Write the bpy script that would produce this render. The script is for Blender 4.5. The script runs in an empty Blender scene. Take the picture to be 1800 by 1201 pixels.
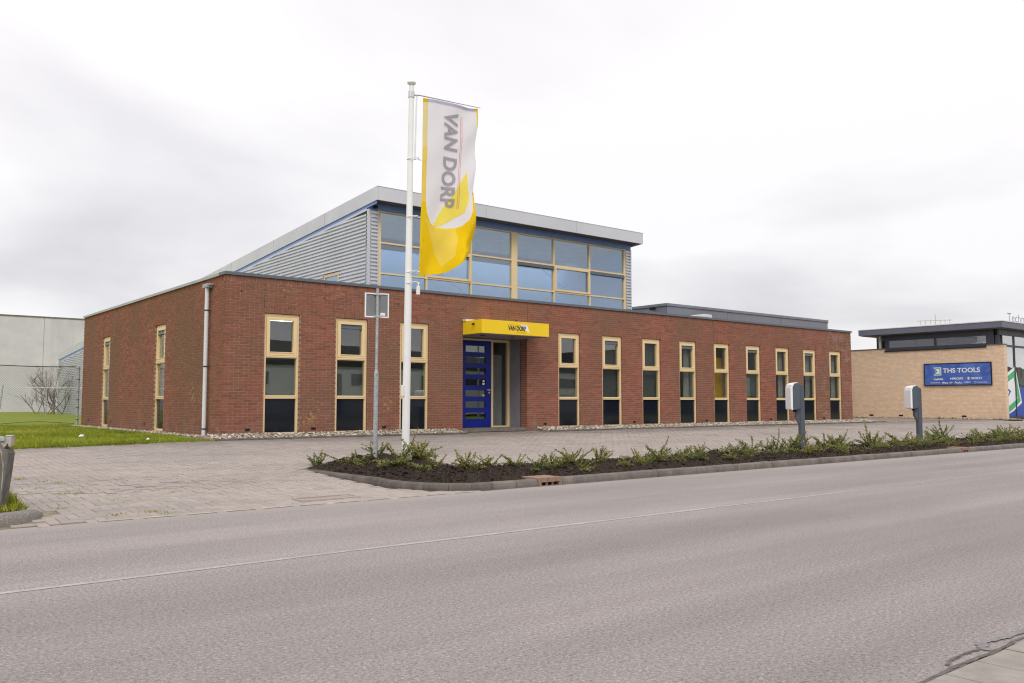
import bpy, math, random
from mathutils import Vector, Matrix, noise
R = random.Random(7)
scn = bpy.context.scene
COL = scn.collection
rad = math.radians
# ------------------------------------------------------------------ camera
cam = bpy.data.cameras.new('camera'); camo = bpy.data.objects.new('camera', cam); COL.objects.link(camo)
cam.sensor_width = 36; cam.lens = 36*1519.3/1800; cam.clip_end = 3000; cam.clip_start = 0.05
CAMP = Vector((-6.781, -18.281, 0.720))
yaw, pit = 0.67716, 0.07033
fw = Vector((math.sin(yaw)*math.cos(pit), math.cos(yaw)*math.cos(pit), math.sin(pit)))
camo.location = CAMP; camo.rotation_euler = fw.to_track_quat('-Z', 'Y').to_euler()
scn.camera = camo
# ------------------------------------------------------------------ world, sun, exposure
SUN_EL, SUN_AZ = rad(48), rad(215)      # azimuth clockwise from +Y
w = bpy.data.worlds.new('World'); scn.world = w; w.use_nodes = True
nt = w.node_tree; nt.nodes.clear()
def N(t, typ, **k):
    n = t.nodes.new(typ)
    for a, b in k.items(): setattr(n, a, b)
    return n
def L(t, a, b): t.links.new(a, b)
wo = N(nt, 'ShaderNodeOutputWorld'); mixs = N(nt, 'ShaderNodeMixShader')
sky = N(nt, 'ShaderNodeTexSky', sky_type='NISHITA', sun_disc=False, sun_elevation=SUN_EL, sun_rotation=SUN_AZ)
bg1 = N(nt, 'ShaderNodeBackground'); bg1.inputs[1].default_value = 0.12; L(nt, sky.outputs[0], bg1.inputs[0])
tc = N(nt, 'ShaderNodeTexCoord'); sx = N(nt, 'ShaderNodeSeparateXYZ'); L(nt, tc.outputs['Generated'], sx.inputs[0])
def M(t, op, a, b=None, c=None, clamp=False):
    n = N(t, 'ShaderNodeMath', operation=op, use_clamp=clamp)
    for i, v in enumerate((a, b, c)):
        if v is None: continue
        if isinstance(v, (int, float)): n.inputs[i].default_value = v
        else: L(t, v, n.inputs[i])
    return n.outputs[0]
zc = M(nt, 'MAXIMUM', sx.outputs[2], 0.0)
zd = M(nt, 'ADD', zc, 0.22)
cv = N(nt, 'ShaderNodeCombineXYZ'); L(nt, M(nt, 'DIVIDE', sx.outputs[0], zd), cv.inputs[0]); L(nt, M(nt, 'DIVIDE', sx.outputs[1], zd), cv.inputs[1])
n1 = N(nt, 'ShaderNodeTexNoise'); n1.inputs['Scale'].default_value = 0.85; n1.inputs['Detail'].default_value = 5; n1.inputs['Roughness'].default_value = 0.48; n1.inputs['Distortion'].default_value = 0.25
off = N(nt, 'ShaderNodeVectorMath', operation='ADD'); off.inputs[1].default_value = (-11.32, 18.62, -0.638); L(nt, cv.outputs[0], off.inputs[0]); L(nt, off.outputs[0], n1.inputs['Vector'])
cr = N(nt, 'ShaderNodeValToRGB'); L(nt, n1.outputs[0], cr.inputs[0])
cr.color_ramp.elements[0].position = 0.31; cr.color_ramp.elements[0].color = (0.66, 0.64, 0.668, 1)
cr.color_ramp.elements[1].position = 0.56; cr.color_ramp.elements[1].color = (0.90, 0.876, 0.882, 1)
bg2 = N(nt, 'ShaderNodeBackground'); L(nt, cr.outputs[0], bg2.inputs[0])
# overcast sky: brighter overhead than at the horizon
L(nt, M(nt, 'MULTIPLY_ADD', zc, 0.36, 0.965), bg2.inputs[1])
mixs.inputs[0].default_value = 0.93
L(nt, bg1.outputs[0], mixs.inputs[1]); L(nt, bg2.outputs[0], mixs.inputs[2]); L(nt, mixs.outputs[0], wo.inputs[0])
sl = bpy.data.lights.new('sun', 'SUN'); sl.energy = 1.5; sl.angle = rad(28); sl.color = (1.0, 0.96, 0.91)
so = bpy.data.objects.new('sun', sl); COL.objects.link(so)
sdir = Vector((math.sin(SUN_AZ)*math.cos(SUN_EL), math.cos(SUN_AZ)*math.cos(SUN_EL), math.sin(SUN_EL)))
so.rotation_euler = sdir.to_track_quat('Z', 'Y').to_euler(); so.location = (0, -30, 40)
vs = scn.view_settings; vs.view_transform = 'Standard'; vs.look = 'None'; vs.gamma = 1; vs.exposure = 0.15; vs.use_curve_mapping = False
scn.cycles.filter_width = 1.15; scn.cycles.max_bounces = 8; scn.cycles.transparent_max_bounces = 12

# ------------------------------------------------------------------ materials
class Mat:
    def __init__(s, name, rough=0.8, spec=0.3, metal=0.0):
        s.m = bpy.data.materials.new(name); s.m.use_nodes = True; s.t = s.m.node_tree
        s.b = s.t.nodes['Principled BSDF']; s.b.inputs['Roughness'].default_value = rough
        s.b.inputs['Specular IOR Level'].default_value = spec; s.b.inputs['Metallic'].default_value = metal
        g = N(s.t, 'ShaderNodeNewGeometry'); s.pos = g.outputs['Position']; s.geo = g
    def noise(s, scale, detail=4, rough=0.55, vec=None, stretch=None, dist=0):
        n = N(s.t, 'ShaderNodeTexNoise'); n.inputs['Scale'].default_value = scale; n.inputs['Detail'].default_value = detail; n.inputs['Roughness'].default_value = rough; n.inputs['Distortion'].default_value = dist
        v = vec or s.pos
        if stretch:
            mp = N(s.t, 'ShaderNodeMapping'); mp.inputs['Scale'].default_value = stretch; L(s.t, v, mp.inputs[0]); v = mp.outputs[0]
        L(s.t, v, n.inputs['Vector']); return n.outputs[0]
    def ramp(s, f, stops):
        r = N(s.t, 'ShaderNodeValToRGB'); L(s.t, f, r.inputs[0]); e = r.color_ramp.elements
        while len(e) < len(stops): e.new(0.5)
        for i, (p, c) in enumerate(stops):
            e[i].position = p; e[i].color = (c, c, c, 1) if isinstance(c, (int, float)) else tuple(c)+(1,)
        return r.outputs[0]
    def mix(s, f, a, b, mode='MIX'):
        n = N(s.t, 'ShaderNodeMix', data_type='RGBA', blend_type=mode)
        for sock, v in ((n.inputs[0], f), (n.inputs[6], a), (n.inputs[7], b)):
            if isinstance(v, (int, float)): sock.default_value = v
            elif isinstance(v, tuple): sock.default_value = v+(1,)
            else: L(s.t, v, sock)
        return n.outputs[2]
    def color(s, c):
        if isinstance(c, tuple): s.b.inputs['Base Color'].default_value = c+(1,)
        else: L(s.t, c, s.b.inputs['Base Color'])
        return s
    def rough(s, r): L(s.t, r, s.b.inputs['Roughness']); return s
    def bump(s, h, strength=0.3, dist=0.01):
        n = N(s.t, 'ShaderNodeBump'); n.inputs['Strength'].default_value = strength; n.inputs['Distance'].default_value = dist
        L(s.t, h, n.inputs['Height']); L(s.t, n.outputs[0], s.b.inputs['Normal']); return s
def plain(name, c, rough=0.6, spec=0.3, metal=0.0, var=0.12, scale=3.0, dirt=0.0):
    m = Mat(name, rough, spec, metal)
    f = m.noise(scale, 5, 0.6)
    lo = tuple(x*(1-var) for x in c); hi = tuple(min(0.95, x*(1+var)) for x in c)
    col = m.ramp(f, [(0.3, lo), (0.7, hi)])
    if dirt:
        d = m.ramp(m.noise(1.3, 6, 0.65, stretch=(1, 1, 0.25)), [(0.5, 0.0), (0.75, dirt)])
        col = m.mix(d, col, (0.10, 0.09, 0.07))
    m.color(col)
    m.rough(m.ramp(m.noise(scale*2.3, 4), [(0.3, max(0, rough-0.08)), (0.7, min(1, rough+0.08))]))
    return m.m
def emit(name, c, s):
    m = bpy.data.materials.new(name); m.use_nodes = True; t = m.node_tree; t.nodes.clear()
    e = N(t, 'ShaderNodeEmission'); e.inputs[0].default_value = c+(1,); e.inputs[1].default_value = s
    o = N(t, 'ShaderNodeOutputMaterial'); L(t, e.outputs[0], o.inputs[0]); return m
def glass(name, tint, refl=(1, 1, 1), ior=1.5, mul=1.8, add=0.0, wav=0.02):
    m = bpy.data.materials.new(name); m.use_nodes = True; t = m.node_tree; t.nodes.clear()
    o = N(t, 'ShaderNodeOutputMaterial'); mx = N(t, 'ShaderNodeMixShader'); tr = N(t, 'ShaderNodeBsdfTransparent'); gl = N(t, 'ShaderNodeBsdfGlossy')
    tr.inputs[0].default_value = tint+(1,); gl.inputs[0].default_value = refl+(1,); gl.inputs['Roughness'].default_value = 0.01
    g = N(t, 'ShaderNodeNewGeometry'); nz = N(t, 'ShaderNodeTexNoise'); nz.inputs['Scale'].default_value = 1.6; nz.inputs['Detail'].default_value = 1
    L(t, g.outputs['Position'], nz.inputs['Vector'])
    b = N(t, 'ShaderNodeBump'); b.inputs['Strength'].default_value = wav; b.inputs['Distance'].default_value = 0.1; L(t, nz.outputs[0], b.inputs['Height'])
    L(t, b.outputs[0], gl.inputs['Normal'])
    dt = N(t, 'ShaderNodeVectorMath', operation='DOT_PRODUCT'); L(t, g.outputs['Incoming'], dt.inputs[0]); L(t, g.outputs['Normal'], dt.inputs[1])
    fr_ = M(t, 'POWER', M(t, 'SUBTRACT', 1.0, M(t, 'ABSOLUTE', dt.outputs['Value'])), 5.0)
    L(t, M(t, 'MULTIPLY_ADD', M(t, 'MULTIPLY_ADD', fr_, 0.96, 0.04), mul, add, clamp=True), mx.inputs[0])
    L(t, tr.outputs[0], mx.inputs[1]); L(t, gl.outputs[0], mx.inputs[2]); L(t, mx.outputs[0], o.inputs[0]); return m
def brick_mat(name, per_object):
    m = Mat(name, 0.85, 0.2)
    if per_object: tint = N(m.t, 'ShaderNodeObjectInfo').outputs['Random']
    else: tint = N(m.t, 'ShaderNodeAttribute', attribute_name='tint').outputs['Fac']
    c = m.ramp(tint, [(0.0, (0.215, 0.079, 0.052)), (0.3, (0.282, 0.096, 0.060)), (0.65, (0.325, 0.105, 0.065)), (0.9, (0.365, 0.124, 0.077)), (1.0, (0.29, 0.123, 0.078))])
    # weathering: brownish algae film in broad patches
    br = m.ramp(m.noise(0.55, 5, 0.62, stretch=(1, 1, 0.6)), [(0.38, 0.0), (0.60, 0.78)])
    c = m.mix(br, c, (0.213, 0.106, 0.060))
    g = m.noise(28, 3, 0.6); c = m.mix(0.35, c, m.ramp(g, [(0.3, 0.55), (0.7, 1.0)]), 'MULTIPLY')
    sp = N(m.t, 'ShaderNodeSeparateXYZ'); L(m.t, m.pos, sp.inputs[0])
    # lime bloom: foot of the side wall, right-hand end of the front
    ef = m.ramp(m.noise(2.6, 6, 0.7), [(0.50, 0.0), (0.72, 0.75)])
    low = m.ramp(M(m.t, 'MULTIPLY', sp.outputs[2], 0.5), [(0.02, 1.0), (0.3, 0.0)])
    right = m.ramp(M(m.t, 'MULTIPLY', M(m.t, 'SUBTRACT', sp.outputs[0], 20.0), 0.2), [(0.25, 0.0), (0.8, 1.0)])
    msk = M(m.t, 'MULTIPLY', ef, M(m.t, 'MAXIMUM', M(m.t, 'MULTIPLY', low, 0.45), M(m.t, 'MULTIPLY', right, 0.8)))
    c = m.mix(msk, c, (0.42, 0.34, 0.33))
    # sparse yellow lichen
    lf = m.ramp(M(m.t, 'MULTIPLY', m.noise(0.8, 2), m.noise(11, 3, 0.7)), [(0.385, 0.0), (0.43, 0.75)])
    c = m.mix(lf, c, (0.42, 0.31, 0.12))
    m.color(c); m.bump(g, 0.35, 0.004); return m.m
M_BRICK = brick_mat('red_brick', False); M_BRICKO = brick_mat('red_brick_single', True)
def mk_mortar():
    m = Mat('mortar', 0.95, 0.1); m.color(m.ramp(m.noise(6, 5), [(0.3, (0.28, 0.222, 0.195)), (0.7, (0.40, 0.325, 0.29))])); m.bump(m.noise(120, 3), 0.4, 0.004); return m.m
M_MORTAR = mk_mortar()
def mk_asphalt():
    m = Mat('asphalt', 0.9, 0.25)
    agg = m.noise(51, 5, 0.95); agg2 = m.noise(240, 2, 0.7)
    c = m.ramp(agg, [(0.33, (0.085, 0.077, 0.075)), (0.468, (0.295, 0.267, 0.257)), (0.57, (0.368, 0.333, 0.320)), (0.695, (0.78, 0.72, 0.69))])
    c = m.mix(0.6, c, m.ramp(agg2, [(0.3, 0.55), (0.55, 1.0), (0.72, 1.35)]), 'MULTIPLY')
    big = m.noise(0.35, 6, 0.6, stretch=(0.45, 1.6, 1)); c = m.mix(0.85, c, m.ramp(big, [(0.3, (0.84, 0.83, 0.83)), (0.7, (1.12, 1.10, 1.09))]), 'MULTIPLY')
    sp = N(m.t, 'ShaderNodeSeparateXYZ'); L(m.t, m.pos, sp.inputs[0])
    # dusty pale rim along the far kerb
    rim = m.ramp(M(m.t, 'MULTIPLY_ADD', m.noise(1.2, 4), 0.5, M(m.t, 'MULTIPLY', M(m.t, 'ADD', sp.outputs[1], 9.85), 1.0)), [(0.45, 0.0), (0.95, 0.6)])
    c = m.mix(rim, c, (0.36, 0.32, 0.29))
    lane = m.noise(1.0, 4, 0.6, stretch=(0.035, 1.1, 1)); c = m.mix(0.9, c, m.ramp(lane, [(0.32, (0.86, 0.855, 0.85)), (0.55, (1.0, 1.0, 1.0)), (0.72, (1.16, 1.14, 1.13))]), 'MULTIPLY')
    spot = m.ramp(m.noise(3.2, 5, 0.7), [(0.66, 0.0), (0.75, 0.35)]); c = m.mix(spot, c, (0.13, 0.115, 0.11))
    m.color(c); m.bump(M(m.t, 'ADD', agg, M(m.t, 'MULTIPLY', agg2, 0.5)), 0.55, 0.008); return m.m
M_ASPH = mk_asphalt()
def mk_paver(name, per_object, base=None):
    m = Mat(name, 0.92, 0.2)
    if per_object: tint = N(m.t, 'ShaderNodeObjectInfo').outputs['Random']
    else: tint = N(m.t, 'ShaderNodeAttribute', attribute_name='tint').outputs['Fac']
    c = m.ramp(tint, [(0.0, (0.318, 0.282, 0.260)), (0.5, (0.345, 0.307, 0.283)), (1.0, (0.375, 0.335, 0.310))])
    c = m.mix(0.7, c, m.ramp(m.noise(0.55, 6, 0.62, stretch=(0.5, 1.3, 1)), [(0.3, (0.80, 0.79, 0.80)), (0.72, (1.26, 1.22, 1.18))]), 'MULTIPLY')
    g = m.noise(90, 4, 0.7); c = m.mix(0.5, c, m.ramp(g, [(0.3, 0.65), (0.7, 1.25)]), 'MULTIPLY')
    sp = N(m.t, 'ShaderNodeSeparateXYZ'); L(m.t, m.pos, sp.inputs[0])
    back_dark = m.ramp(M(m.t, 'MULTIPLY_ADD', m.noise(0.9, 4), 1.0, M(m.t, 'MULTIPLY', M(m.t, 'ADD', sp.outputs[1], 2.2), 0.45)), [(0.55, 0.0), (1.0, 0.5)])  # pavers darker towards the building, broken up by noise
    c = m.mix(back_dark, c, (0.13, 0.115, 0.105))
    m.color(c); m.bump(g, 0.5, 0.006); return m.m
M_PAV = mk_paver('concrete_paver', False); M_PAVO = mk_paver('concrete_paver_single', True)
def mk_joint():
    m = Mat('paving_sand', 0.95, 0.1)
    c = m.ramp(m.noise(7, 5, 0.7), [(0.35, (0.19, 0.16, 0.125)), (0.6, (0.31, 0.26, 0.20))])
    c = m.mix(m.ramp(m.noise(0.7, 5, 0.7), [(0.52, 0.0), (0.66, 0.6)]), c, (0.11, 0.12, 0.03)); m.color(c); m.bump(m.noise(60, 3), 0.4, 0.01); return m.m
M_SAND = mk_joint()
def mk_grass(name, a, b, c3):
    m = Mat(name, 0.8, 0.15)
    if name == 'grass_blades':
        tint = N(m.t, 'ShaderNodeAttribute', attribute_name='tint').outputs['Fac']; c = m.ramp(tint, [(0, a), (0.75, b), (1, c3)])
    else: c = m.ramp(m.noise(14, 6, 0.75), [(0.3, a), (0.6, b), (0.8, c3)])
    c = m.mix(0.8, c, m.ramp(m.noise(0.5, 5, 0.6), [(0.3, (0.78, 0.82, 0.8)), (0.7, (1.3, 1.15, 1.1))]), 'MULTIPLY')
    m.color(c); m.bump(m.noise(50, 4, 0.7), 0.6, 0.03); return m.m
M_LAWN = mk_grass('lawn', (0.12, 0.17, 0.018), (0.23, 0.285, 0.026), (0.34, 0.32, 0.07))
M_BLADE = mk_grass('grass_blades', (0.13, 0.18, 0.016), (0.30, 0.34, 0.03), (0.46, 0.40, 0.11))
def mk_soil():
    m = Mat('planting_soil', 0.95, 0.15)
    f = m.noise(22, 6, 0.75); m.color(m.ramp(f, [(0.34, (0.013, 0.0095, 0.0075)), (0.56, (0.048, 0.034, 0.026)), (0.80, (0.15, 0.112, 0.088))])); m.bump(f, 0.9, 0.03); return m.m
M_SOIL = mk_soil()
def mk_concrete(name, a, b, streak=0.35, sc=1.0):
    m = Mat(name, 0.9, 0.2)
    c = m.ramp(m.noise(1.5*sc, 7, 0.65), [(0.3, a), (0.7, b)])
    st = m.ramp(m.noise(1.0*sc, 6, 0.65, stretch=(1.6, 1.6, 0.12)), [(0.48, 0.0), (0.75, streak)])
    c = m.mix(st, c, tuple(x*0.45 for x in a)); g = m.noise(80*sc, 4, 0.7)
    c = m.mix(0.35, c, m.ramp(g, [(0.3, 0.6), (0.7, 1.2)]), 'MULTIPLY'); m.color(c); m.bump(g, 0.4, 0.006); return m.m
M_KERB = mk_concrete('kerb_concrete', (0.135, 0.118, 0.107), (0.235, 0.205, 0.184), 0.5, 3)
M_KERBD = mk_concrete('kerb_weathered', (0.085, 0.073, 0.064), (0.175, 0.152, 0.136), 0.4, 3)
M_PANELC = mk_concrete('precast_concrete', (0.52, 0.505, 0.53), (0.66, 0.645, 0.665), 0.4, 0.35)
M_PILLAR = mk_concrete('old_concrete', (0.115, 0.107, 0.096), (0.22, 0.205, 0.185), 0.55, 5)
M_BROKEN = mk_concrete('broken_concrete', (0.36, 0.32, 0.28), (0.52, 0.47, 0.41), 0.1, 8)
M_LIP = plain('iron_oxide', (0.27, 0.175, 0.13), 0.85, var=0.3, scale=14)
M_FRAME = plain('cream_painted_wood', (0.76, 0.585, 0.325), 0.45, 0.4, var=0.05, scale=1.5)
M_NAVY = Mat('navy_spandrel', 0.06, 0.5).color((0.008, 0.010, 0.020)).m
M_GLASS = glass('window_glass', (0.80, 0.83, 0.83), mul=1.4, add=0.06, wav=0.004)
M_GLASSH = glass('coated_glass', (0.86, 0.93, 0.99), (0.84, 0.92, 1.0), mul=1.1, add=0.14, wav=0.003)
M_GLASSN = glass('shop_glass', (0.70, 0.76, 0.76), mul=1.6, add=0.36)
M_BLIND = plain('grey_blind', (0.155, 0.155, 0.15), 0.8); M_SCREEN = plain('screen_fabric', (0.20, 0.20, 0.19), 0.8)
M_CURT = plain('pale_curtain', (0.55, 0.54, 0.52), 0.8)
M_ROOMW = plain('room_plaster', (0.30, 0.295, 0.285), 0.9)
M_ROOMF = plain('room_carpet', (0.10, 0.10, 0.11), 0.95)
M_CEIL = plain('room_ceiling', (0.42, 0.42, 0.41), 0.9)
M_LAMP = emit('strip_lamp_light', (1.0, 0.93, 0.80), 6.0)
M_BLUE = Mat('blue_door_paint', 0.35, 0.3); M_BLUE.color(M_BLUE.ramp(M_BLUE.noise(2, 3), [(0.3, (0.003, 0.012, 0.20)), (0.7, (0.005, 0.018, 0.27))])); M_BLUE = M_BLUE.m
M_YEL = plain('yellow_panel', (0.84, 0.58, 0.012), 0.38, 0.4, var=0.03, scale=0.7)
M_YELIN = plain('yellow_banner_print', (0.88, 0.50, 0.015), 0.6)
M_DARK = plain('anthracite_metal', (0.040, 0.046, 0.056), 0.45, 0.4, var=0.1)
M_CAP = plain('grey_blue_coping', (0.115, 0.135, 0.165), 0.45, 0.4, var=0.10, scale=1.2)
M_CAPL = plain('pale_coping', (0.36, 0.37, 0.38), 0.4, 0.5, var=0.08, scale=1.2)
M_FASC = plain('silver_fascia', (0.60, 0.605, 0.64), 0.42, 0.45, 0.25, var=0.05, scale=0.7)
M_CLAD = plain('silver_cladding', (0.62, 0.63, 0.67), 0.38, 0.5, 0.35, var=0.05, scale=0.8)
M_BAND = plain('blue_trim', (0.20, 0.31, 0.66), 0.4, 0.4, var=0.06)
M_SOFF = plain('dark_soffit', (0.16, 0.15, 0.145), 0.7)
M_ANNEX = plain('grey_violet_panel', (0.195, 0.20, 0.235), 0.5, 0.4, var=0.05, scale=0.6)
M_GREYP = plain('grey_reveal_panel', (0.23, 0.22, 0.255), 0.55)
M_WHITE = plain('white_lacquer', (0.80, 0.80, 0.80), 0.35, 0.4, var=0.03)
M_PVC = plain('white_pvc', (0.66, 0.67, 0.69), 0.45, 0.4, var=0.05)
M_ALU = plain('aluminium', (0.62, 0.62, 0.62), 0.35, 0.5, 0.8)
M_BLACK = plain('black_plastic', (0.012, 0.012, 0.013), 0.5)
def mk_galv():
    m = Mat('galvanised_steel', 0.5, 0.4, 0.35); m.color(m.ramp(m.noise(22, 5, 0.7), [(0.3, (0.26, 0.28, 0.30)), (0.7, (0.50, 0.53, 0.56))])); return m.m
M_GALV = mk_galv()
M_SIGNB = plain('grey_sign_back', (0.22, 0.225, 0.24), 0.5, 0.4, 0.2, var=0.1, scale=6)
M_CHG = plain('charger_grey', (0.085, 0.100, 0.125), 0.45, 0.4, var=0.06)
M_CHGW = plain('charger_white', (0.82, 0.82, 0.83), 0.4, 0.4, var=0.02)
def mk_cloth(name, c, tr=0.5):
    m = bpy.data.materials.new(name); m.use_nodes = True; t = m.node_tree; t.nodes.clear()
    o = N(t, 'ShaderNodeOutputMaterial'); mx = N(t, 'ShaderNodeMixShader'); d = N(t, 'ShaderNodeBsdfDiffuse'); q = N(t, 'ShaderNodeBsdfTranslucent')
    g = N(t, 'ShaderNodeNewGeometry'); nz = N(t, 'ShaderNodeTexNoise'); nz.inputs['Scale'].default_value = 2.5; nz.inputs['Detail'].default_value = 4; L(t, g.outputs['Position'], nz.inputs['Vector'])
    r = N(t, 'ShaderNodeValToRGB'); L(t, nz.outputs[0], r.inputs[0]); r.color_ramp.elements[0].color = tuple(x*0.94 for x in c)+(1,); r.color_ramp.elements[1].color = c+(1,)
    L(t, r.outputs[0], d.inputs[0]); L(t, r.outputs[0], q.inputs[0])
    mx.inputs[0].default_value = tr; L(t, d.outputs[0], mx.inputs[1]); L(t, q.outputs[0], mx.inputs[2]); L(t, mx.outputs[0], o.inputs[0]); return m
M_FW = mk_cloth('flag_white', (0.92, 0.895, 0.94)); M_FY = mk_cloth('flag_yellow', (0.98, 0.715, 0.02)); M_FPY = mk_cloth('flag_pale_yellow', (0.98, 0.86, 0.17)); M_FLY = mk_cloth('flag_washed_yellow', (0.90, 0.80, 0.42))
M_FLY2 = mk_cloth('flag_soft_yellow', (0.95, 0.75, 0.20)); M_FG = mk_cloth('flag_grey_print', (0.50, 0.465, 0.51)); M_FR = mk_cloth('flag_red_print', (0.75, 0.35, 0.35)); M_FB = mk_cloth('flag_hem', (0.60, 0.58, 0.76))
M_INK = plain('dark_print', (0.035, 0.03, 0.05), 0.5); M_ORG = plain('orange_print', (0.65, 0.22, 0.05), 0.5); M_BRN = plain('ochre_print', (0.42, 0.28, 0.03), 0.5)
def mk_ybrick():
    m = Mat('yellow_brick', 0.88, 0.2)
    sp = N(m.t, 'ShaderNodeSeparateXYZ'); L(m.t, m.pos, sp.inputs[0]); cb = N(m.t, 'ShaderNodeCombineXYZ')
    L(m.t, M(m.t, 'ADD', sp.outputs[1], sp.outputs[0]), cb.inputs[0]); L(m.t, sp.outputs[2], cb.inputs[1])
    b = N(m.t, 'ShaderNodeTexBrick', offset=0.5); b.inputs['Scale'].default_value = 1; b.inputs['Brick Width'].default_value = 0.22; b.inputs['Row Height'].default_value = 0.0625
    b.inputs['Mortar Size'].default_value = 0.006; b.inputs['Color1'].default_value = (0.84, 0.615, 0.425, 1); b.inputs['Color2'].default_value = (0.74, 0.53, 0.355, 1); b.inputs['Mortar'].default_value = (0.56, 0.45, 0.36, 1)
    L(m.t, cb.outputs[0], b.inputs['Vector'])
    ef = m.ramp(m.noise(0.6, 6, 0.7), [(0.54, 0.0), (0.72, 0.5)]); c = m.mix(ef, b.outputs['Color'], (0.60, 0.50, 0.42))
    c = m.mix(0.35, c, m.ramp(m.noise(5, 5), [(0.3, 0.75), (0.7, 1.1)]), 'MULTIPLY')
    m.color(c); m.bump(b.outputs['Fac'], 0.5, -0.008); return m.m
M_YB = mk_ybrick()
M_NFRAME = plain('slate_frame', (0.055, 0.058, 0.075), 0.45, 0.4); M_NROOF = plain('slate_fascia', (0.135, 0.14, 0.18), 0.45, 0.4, var=0.05)
M_SBLUE = Mat('sign_blue', 0.35, 0.4); M_SBLUE.color(M_SBLUE.mix(0.6, (0.055, 0.12, 0.45), M_SBLUE.ramp(M_SBLUE.noise(1.1, 5, 0.6, dist=1.5), [(0.35, (0.04, 0.085, 0.36)), (0.7, (0.14, 0.26, 0.62))]))); M_SBLUE = M_SBLUE.m
M_SGRN = plain('print_green', (0.08, 0.42, 0.18), 0.5, var=0.04); M_SWHT = plain('print_white', (0.80, 0.80, 0.82), 0.5, var=0.03); M_SDKB = plain('print_blue', (0.045, 0.085, 0.40), 0.4, var=0.05); M_SPALE = plain('print_pale_blue', (0.07, 0.12, 0.40), 0.4)
M_PEB = Mat('pebble', 0.8, 0.25); M_PEB.color(M_PEB.ramp(N(M_PEB.t, 'ShaderNodeAttribute', attribute_name='tint').outputs['Fac'], [(0, (0.12, 0.10, 0.075)), (0.4, (0.33, 0.28, 0.21)), (0.75, (0.47, 0.42, 0.34)), (1, (0.66, 0.62, 0.56))])); M_PEB = M_PEB.m
M_PEBB = Mat('brown_pebble', 0.8, 0.25); M_PEBB.color(M_PEBB.ramp(N(M_PEBB.t, 'ShaderNodeAttribute', attribute_name='tint').outputs['Fac'], [(0, (0.10, 0.075, 0.055)), (0.5, (0.32, 0.24, 0.17)), (1, (0.55, 0.46, 0.36))])); M_PEBB = M_PEBB.m
def mk_leaf(name, stops):
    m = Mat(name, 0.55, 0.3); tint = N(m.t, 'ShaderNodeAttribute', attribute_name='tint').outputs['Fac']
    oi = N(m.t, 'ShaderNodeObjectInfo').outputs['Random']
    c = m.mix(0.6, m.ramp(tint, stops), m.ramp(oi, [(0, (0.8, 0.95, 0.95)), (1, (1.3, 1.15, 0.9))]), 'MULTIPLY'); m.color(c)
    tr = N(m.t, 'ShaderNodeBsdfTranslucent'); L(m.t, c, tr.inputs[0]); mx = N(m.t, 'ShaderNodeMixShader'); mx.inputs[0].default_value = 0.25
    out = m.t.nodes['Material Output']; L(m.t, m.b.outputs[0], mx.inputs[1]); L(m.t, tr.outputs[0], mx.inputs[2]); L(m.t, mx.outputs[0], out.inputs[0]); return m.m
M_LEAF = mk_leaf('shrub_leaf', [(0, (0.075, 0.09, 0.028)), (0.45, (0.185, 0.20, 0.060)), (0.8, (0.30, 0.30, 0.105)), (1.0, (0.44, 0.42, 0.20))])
M_STEM = plain('shrub_stem', (0.13, 0.10, 0.05), 0.8); M_TWIG = plain('bare_twig', (0.19, 0.145, 0.125), 0.9, var=0.25, scale=6)
M_DRYL = mk_leaf('dry_hedge_leaf', [(0, (0.05, 0.035, 0.025)), (0.6, (0.12, 0.09, 0.06)), (1.0, (0.15, 0.15, 0.06))])

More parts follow.
